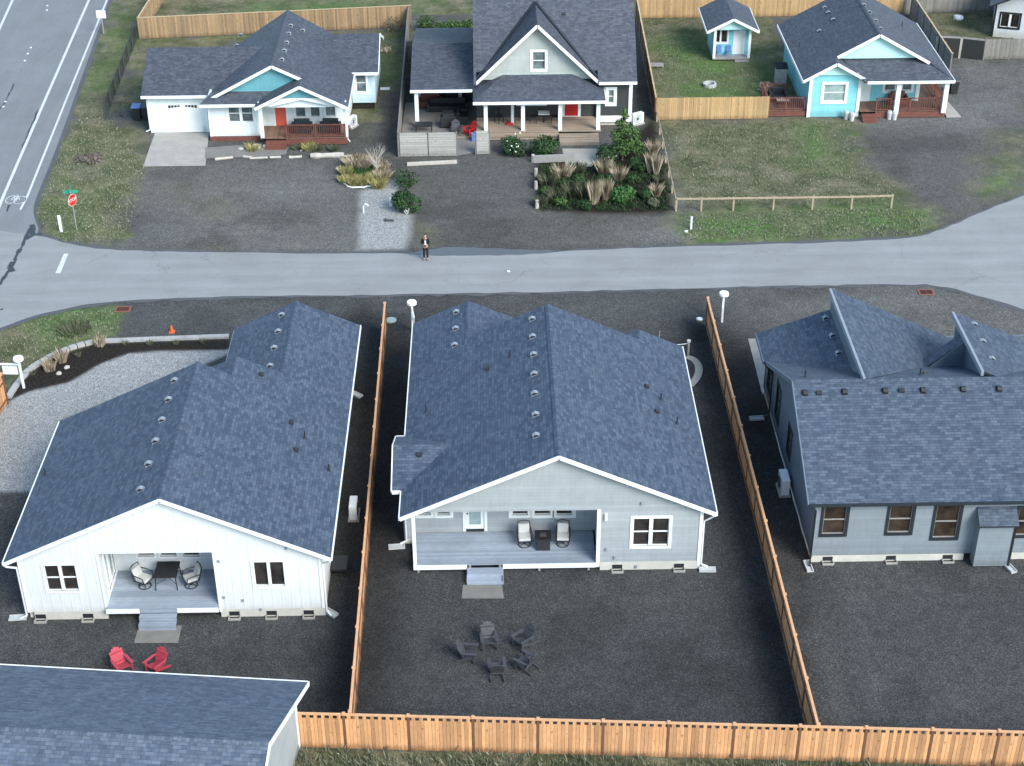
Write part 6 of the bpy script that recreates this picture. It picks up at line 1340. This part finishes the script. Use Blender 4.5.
tag(sheet('gravel_path', L_+R_[::-1], .02, 'concrete'), kind='structure')
# small white things on the gravel patch
def small(mb, name, m, px, label, cat): o = mb.build(name, m); o.location = at(*px); tag(o, label, cat)
small(MB().tube([(-.15,0,0),(-.15,0,.45),(-.05,0,.62),(.1,0,.62),(.16,0,.5)], .05, 8), 'yard_hook', 'white_plastic', (366,213), 'white hook-shaped pipe standing on the gravel patch', 'pipe')
small(MB().tube([(0,0,0),(0,0,.5),(0,0,.62)], [.09,.12,.06], 12), 'white_urn', 'white_plastic', (391,206), 'slim white urn on the gravel patch', 'urn')
small(MB().tube([(0,0,0),(0,0,.15),(0,0,.3)], [.1,.18,.22], 12), 'flower_pot', 'white_plastic', (406.5,213.5), 'white bowl pot at the foot of the dense green shrub', 'pot')
small(MB().box(-.3,.3,-.1,.1,0,.08).box(-.25,-.18,-.05,.05,.08,.2), 'scrap_board', 'grey_plastic', (389,221), 'small dark board lying on the gravel patch', 'board')
small(MB().box(-.35,.35,-.2,.2,0,.06), 'paving_slab', 'white_trim', (385,89), 'white slab in the cottage side yard', 'slab')
def planter(px, lab): small(MB().tube([(0,0,0),(0,0,.5),(0,0,.62)], [.16,.2,.15], 10), 'planter', 'cushion', px, lab, 'planter')
planter((846,119), 'pale urn left of the steps of the turquoise house'); planter((851.5,120.5), 'second pale urn beside the first, left of the turquoise house steps'); planter((889,119), 'pale urn before the turquoise house railing, left one'); planter((894,119.5), 'pale urn before the turquoise house railing, right one')
o = thing('storage_cabinet', 'beige storage cabinet with dark lid against the turquoise house wall', 'cabinet', at(780,83)); mb = MB(); mb.box(-.4,.4,-.35,.35,0,1.25); mb.build('body', 'driftwood', o, True); mb = MB(); mb.ext([(-.46,-.42,1.25),(-.46,-.42,1.3),(-.46,.4,1.5),(-.46,.4,1.25)], (.92,0,0)); mb.build('lid', 'black_plastic', o, True)
mb = MB(); mb.box(-.45,.45,-.3,.3,.4,.44)
o = thing('deck_table', 'pale low table on the side deck of the turquoise house', 'table', (21.1,108.2,.45)); mb.build('tabletop', 'concrete', o, True)
for a in (-1,1):
    for b in (-1,1): MB().box(a*.4-.03,a*.4+.03,b*.25-.03,b*.25+.03,0,.4).build('leg', 'black_metal', o, True)
sofa('dark seat at the back of the turquoise side deck', (20.9,109.2,.45), 0, .9, 'black_plastic'); sofa('wooden bench on the turquoise house porch', (29.4,108.0,.5), 0, 1.0, 'wood_stain_red', 'bench', 'bench')
o = thing('fire_ring', 'round stone fire ring on the playhouse lawn', 'fire pit', at(709.5,86)); 
for k in range(12): a = k*math.pi/6; mb = MB(); c_ = V((math.cos(a)*.42, math.sin(a)*.42, .12)); d_ = V((-math.sin(a), math.cos(a), 0)); mb.beam(c_-d_*.105, c_+d_*.105, .14, .24); mb.build('stone', 'stone_white', o, True)
o = thing('pallet', 'grey wooden pallet lying on the playhouse lawn', 'pallet', at(657,66), R(-3))
for k in range(6): MB().box(-.5,.5,-.38+k*.13,-.29+k*.13,.1,.13).build('slat', 'wood_grey', o, True)
for k in (-.45,0,.4): MB().box(k,k+.06,-.38,.42,0,.099).build('runner', 'wood_grey', o, True)
# posts by roads
small(MB().box(-.09,.09,-.03,.03,0,1.15), 'marker_post', 'white_plastic', (61.5,232), 'white flat marker post on the corner grass', 'marker post'); small(MB().box(-.06,.06,-.06,.06,0,.85), 'marker_post', 'white_plastic', (691,229), 'white marker post on the grass by the rail fence', 'marker post')
o = thing('road_sign', 'white square sign on a post beside the highway', 'sign', at(104,34)); MB().box(-.04,.04,-.04,.04,0,1.9).build('post', 'wood_grey', o, True); MB().box(-.38,.38,-.06,-.041,1.35,2.0).build('sign_board', 'white_plastic', o, True)
# stop sign: octagon facing the side street traffic, green street blade on top
p = at(77,231); o = thing('stop_sign', 'red stop sign with green street-name blade on a thin post at the corner', 'stop sign', p, R(62))
MB().tube([(0,0,0),(0,0,2.75)], .035, 8).build('post', 'wood_grey', o, True)
oc = lambda r, y: [(math.cos(a)*r, y, 2.15+math.sin(a)*r) for a in [math.pi/8+k*math.pi/4 for k in range(8)]]
pl = MB().ext(oc(.41,-.045), (0,-.006,0)).build('sign_plate', 'white_plastic', o, True); MB().ext(oc(.385,-.052), (0,-.004,0)).build('red_face', 'red_paint', pl, True)
def text(body, size, m, parent, loc, rot, ex=.003, name='lettering'):
    cu = bpy.data.curves.new(name, 'FONT'); cu.body = body; cu.size = size; cu.align_x = 'CENTER'; cu.align_y = 'CENTER'; cu.extrude = ex
    tmp = bpy.data.objects.new(name, cu); C.objects.link(tmp); dg = bpy.context.evaluated_depsgraph_get(); me_ = bpy.data.meshes.new_from_object(tmp.evaluated_get(dg)); bpy.data.objects.remove(tmp)
    me_.materials.clear(); me_.materials.append(M[m]); t_ = bpy.data.objects.new(name, me_); C.objects.link(t_); t_.parent = parent; t_.location = loc; t_.rotation_euler = rot; return t_
text('STOP', .3, 'white_plastic', pl, (0,-.06,2.15), (math.pi/2,0,0))
b_ = MB().box(-.45,.45,-.012,.012,2.62,2.8).build('street_blade', 'green_sign', o, True); b_.rotation_euler = (0,0,R(-55)); b_ = MB().box(-.4,.4,-.012,.012,2.81,2.97).build('street_blade', 'green_sign', o, True); b_.rotation_euler = (0,0,R(35))

# ============================================================ person
def skin(name, m, verts, edges, parent, root=0, sub=2):
    me_ = bpy.data.meshes.new(name); me_.from_pydata([v_[0] for v_ in verts], edges, []); me_.materials.append(M[m]); o = bpy.data.objects.new(name, me_); C.objects.link(o); o.parent = parent
    md = o.modifiers.new('skin', 'SKIN'); md.use_smooth_shade = True
    for i, v_ in enumerate(verts):
        r = v_[1] if hasattr(v_[1], '__len__') else (v_[1], v_[1]); me_.skin_vertices[0].data[i].radius = r; me_.skin_vertices[0].data[i].use_root = (i == root)
    s_ = o.modifiers.new('sub', 'SUBSURF'); s_.levels = sub; s_.render_levels = sub; return o
pr = thing('person', 'person in black jacket, white shirt and dark trousers standing at the road edge', 'person', at(426,260)+Z*.03, R(-4))
bv = [((0,0,.95),(.14,.11)),((0,0,1.15),(.12,.09)),((0,0,1.34),(.15,.10)),((0,-.005,1.45),(.06,.055)),((0,-.02,1.53),(.055,.055)),((0,-.03,1.62),(.085,.10)),((0,-.03,1.70),(.075,.085)),
 ((.17,0,1.37),.058),((.22,.01,1.12),.045),((.1,-.2,1.08),.035),((.045,-.26,1.1),.028),((-.17,0,1.37),.058),((-.22,.01,1.12),.045),((-.1,-.2,1.08),.035),((-.045,-.26,1.1),.028),
 ((.09,0,.88),.085),((.1,-.01,.5),.06),((.1,.01,.1),.042),((.11,-.13,.04),.04),((-.09,0,.88),.085),((-.1,-.01,.5),.06),((-.1,.01,.1),.042),((-.11,-.13,.04),.04)]
be = [(0,1),(1,2),(2,3),(3,4),(4,5),(5,6),(2,7),(7,8),(8,9),(9,10),(2,11),(11,12),(12,13),(13,14),(0,15),(15,16),(16,17),(17,18),(0,19),(19,20),(20,21),(21,22)]
body = skin('body', 'skin', bv, be, pr)
for s_ in (1,-1):
    for k in range(4): skin('finger', 'skin', [((s_*(.05-.012*k),-.26,1.12-.018*k),.010),((s_*(.02-.01*k),-.30,1.13-.018*k),.009),((s_*-.01,-.31,1.11-.018*k),.007)], [(0,1),(1,2)], pr, 0, 1)
    skin('thumb', 'skin', [((s_*.05,-.25,1.13),.011),((s_*.03,-.27,1.17),.009)], [(0,1)], pr, 0, 1)
jv = [((0,.01,.92),(.165,.12)),((0,.01,1.15),(.155,.115)),((0,.01,1.34),(.175,.115)),((.17,0,1.38),.085),((.225,.01,1.12),.068),((.11,-.18,1.08),.05),((-.17,0,1.38),.085),((-.225,.01,1.12),.068),((-.11,-.18,1.08),.05)]
skin('jacket', 'black_cloth', jv, [(0,1),(1,2),(2,3),(3,4),(4,5),(2,6),(6,7),(7,8)], pr, 0)
skin('shirt', 'white_cloth', [((0,-.07,.90),(.075,.07)),((0,-.065,1.12),(.07,.075)),((0,-.06,1.36),(.05,.065))], [(0,1),(1,2)], pr, 0)
skin('trousers', 'black_cloth', [((0,0,.92),(.15,.115)),((.09,0,.82),.1),((.1,-.01,.5),.08),((.1,.01,.1),.065),((-.09,0,.82),.1),((-.1,-.01,.5),.08),((-.1,.01,.1),.065)], [(0,1),(1,2),(2,3),(0,4),(4,5),(5,6)], pr, 0)
for s_ in (1,-1): skin('shoe', 'white_cloth' if False else 'grey_plastic', [((s_*.1,.03,.05),.05),((s_*.11,-.15,.035),.04)], [(0,1)], pr, 0, 1)
skin('hair', 'hair', [((0,0,1.64),(.09,.085)),((0,.0,1.73),(.085,.09))], [(0,1)], pr, 0)
MB().box(-.08,.08,-.33,-.29,1.05,1.13).build('phone', 'black_plastic', None)
o = C.objects.get('phone'); o.location = pr.location; o.rotation_euler = pr.rotation_euler; tag(o, 'small dark phone held in both hands by the person', 'phone')
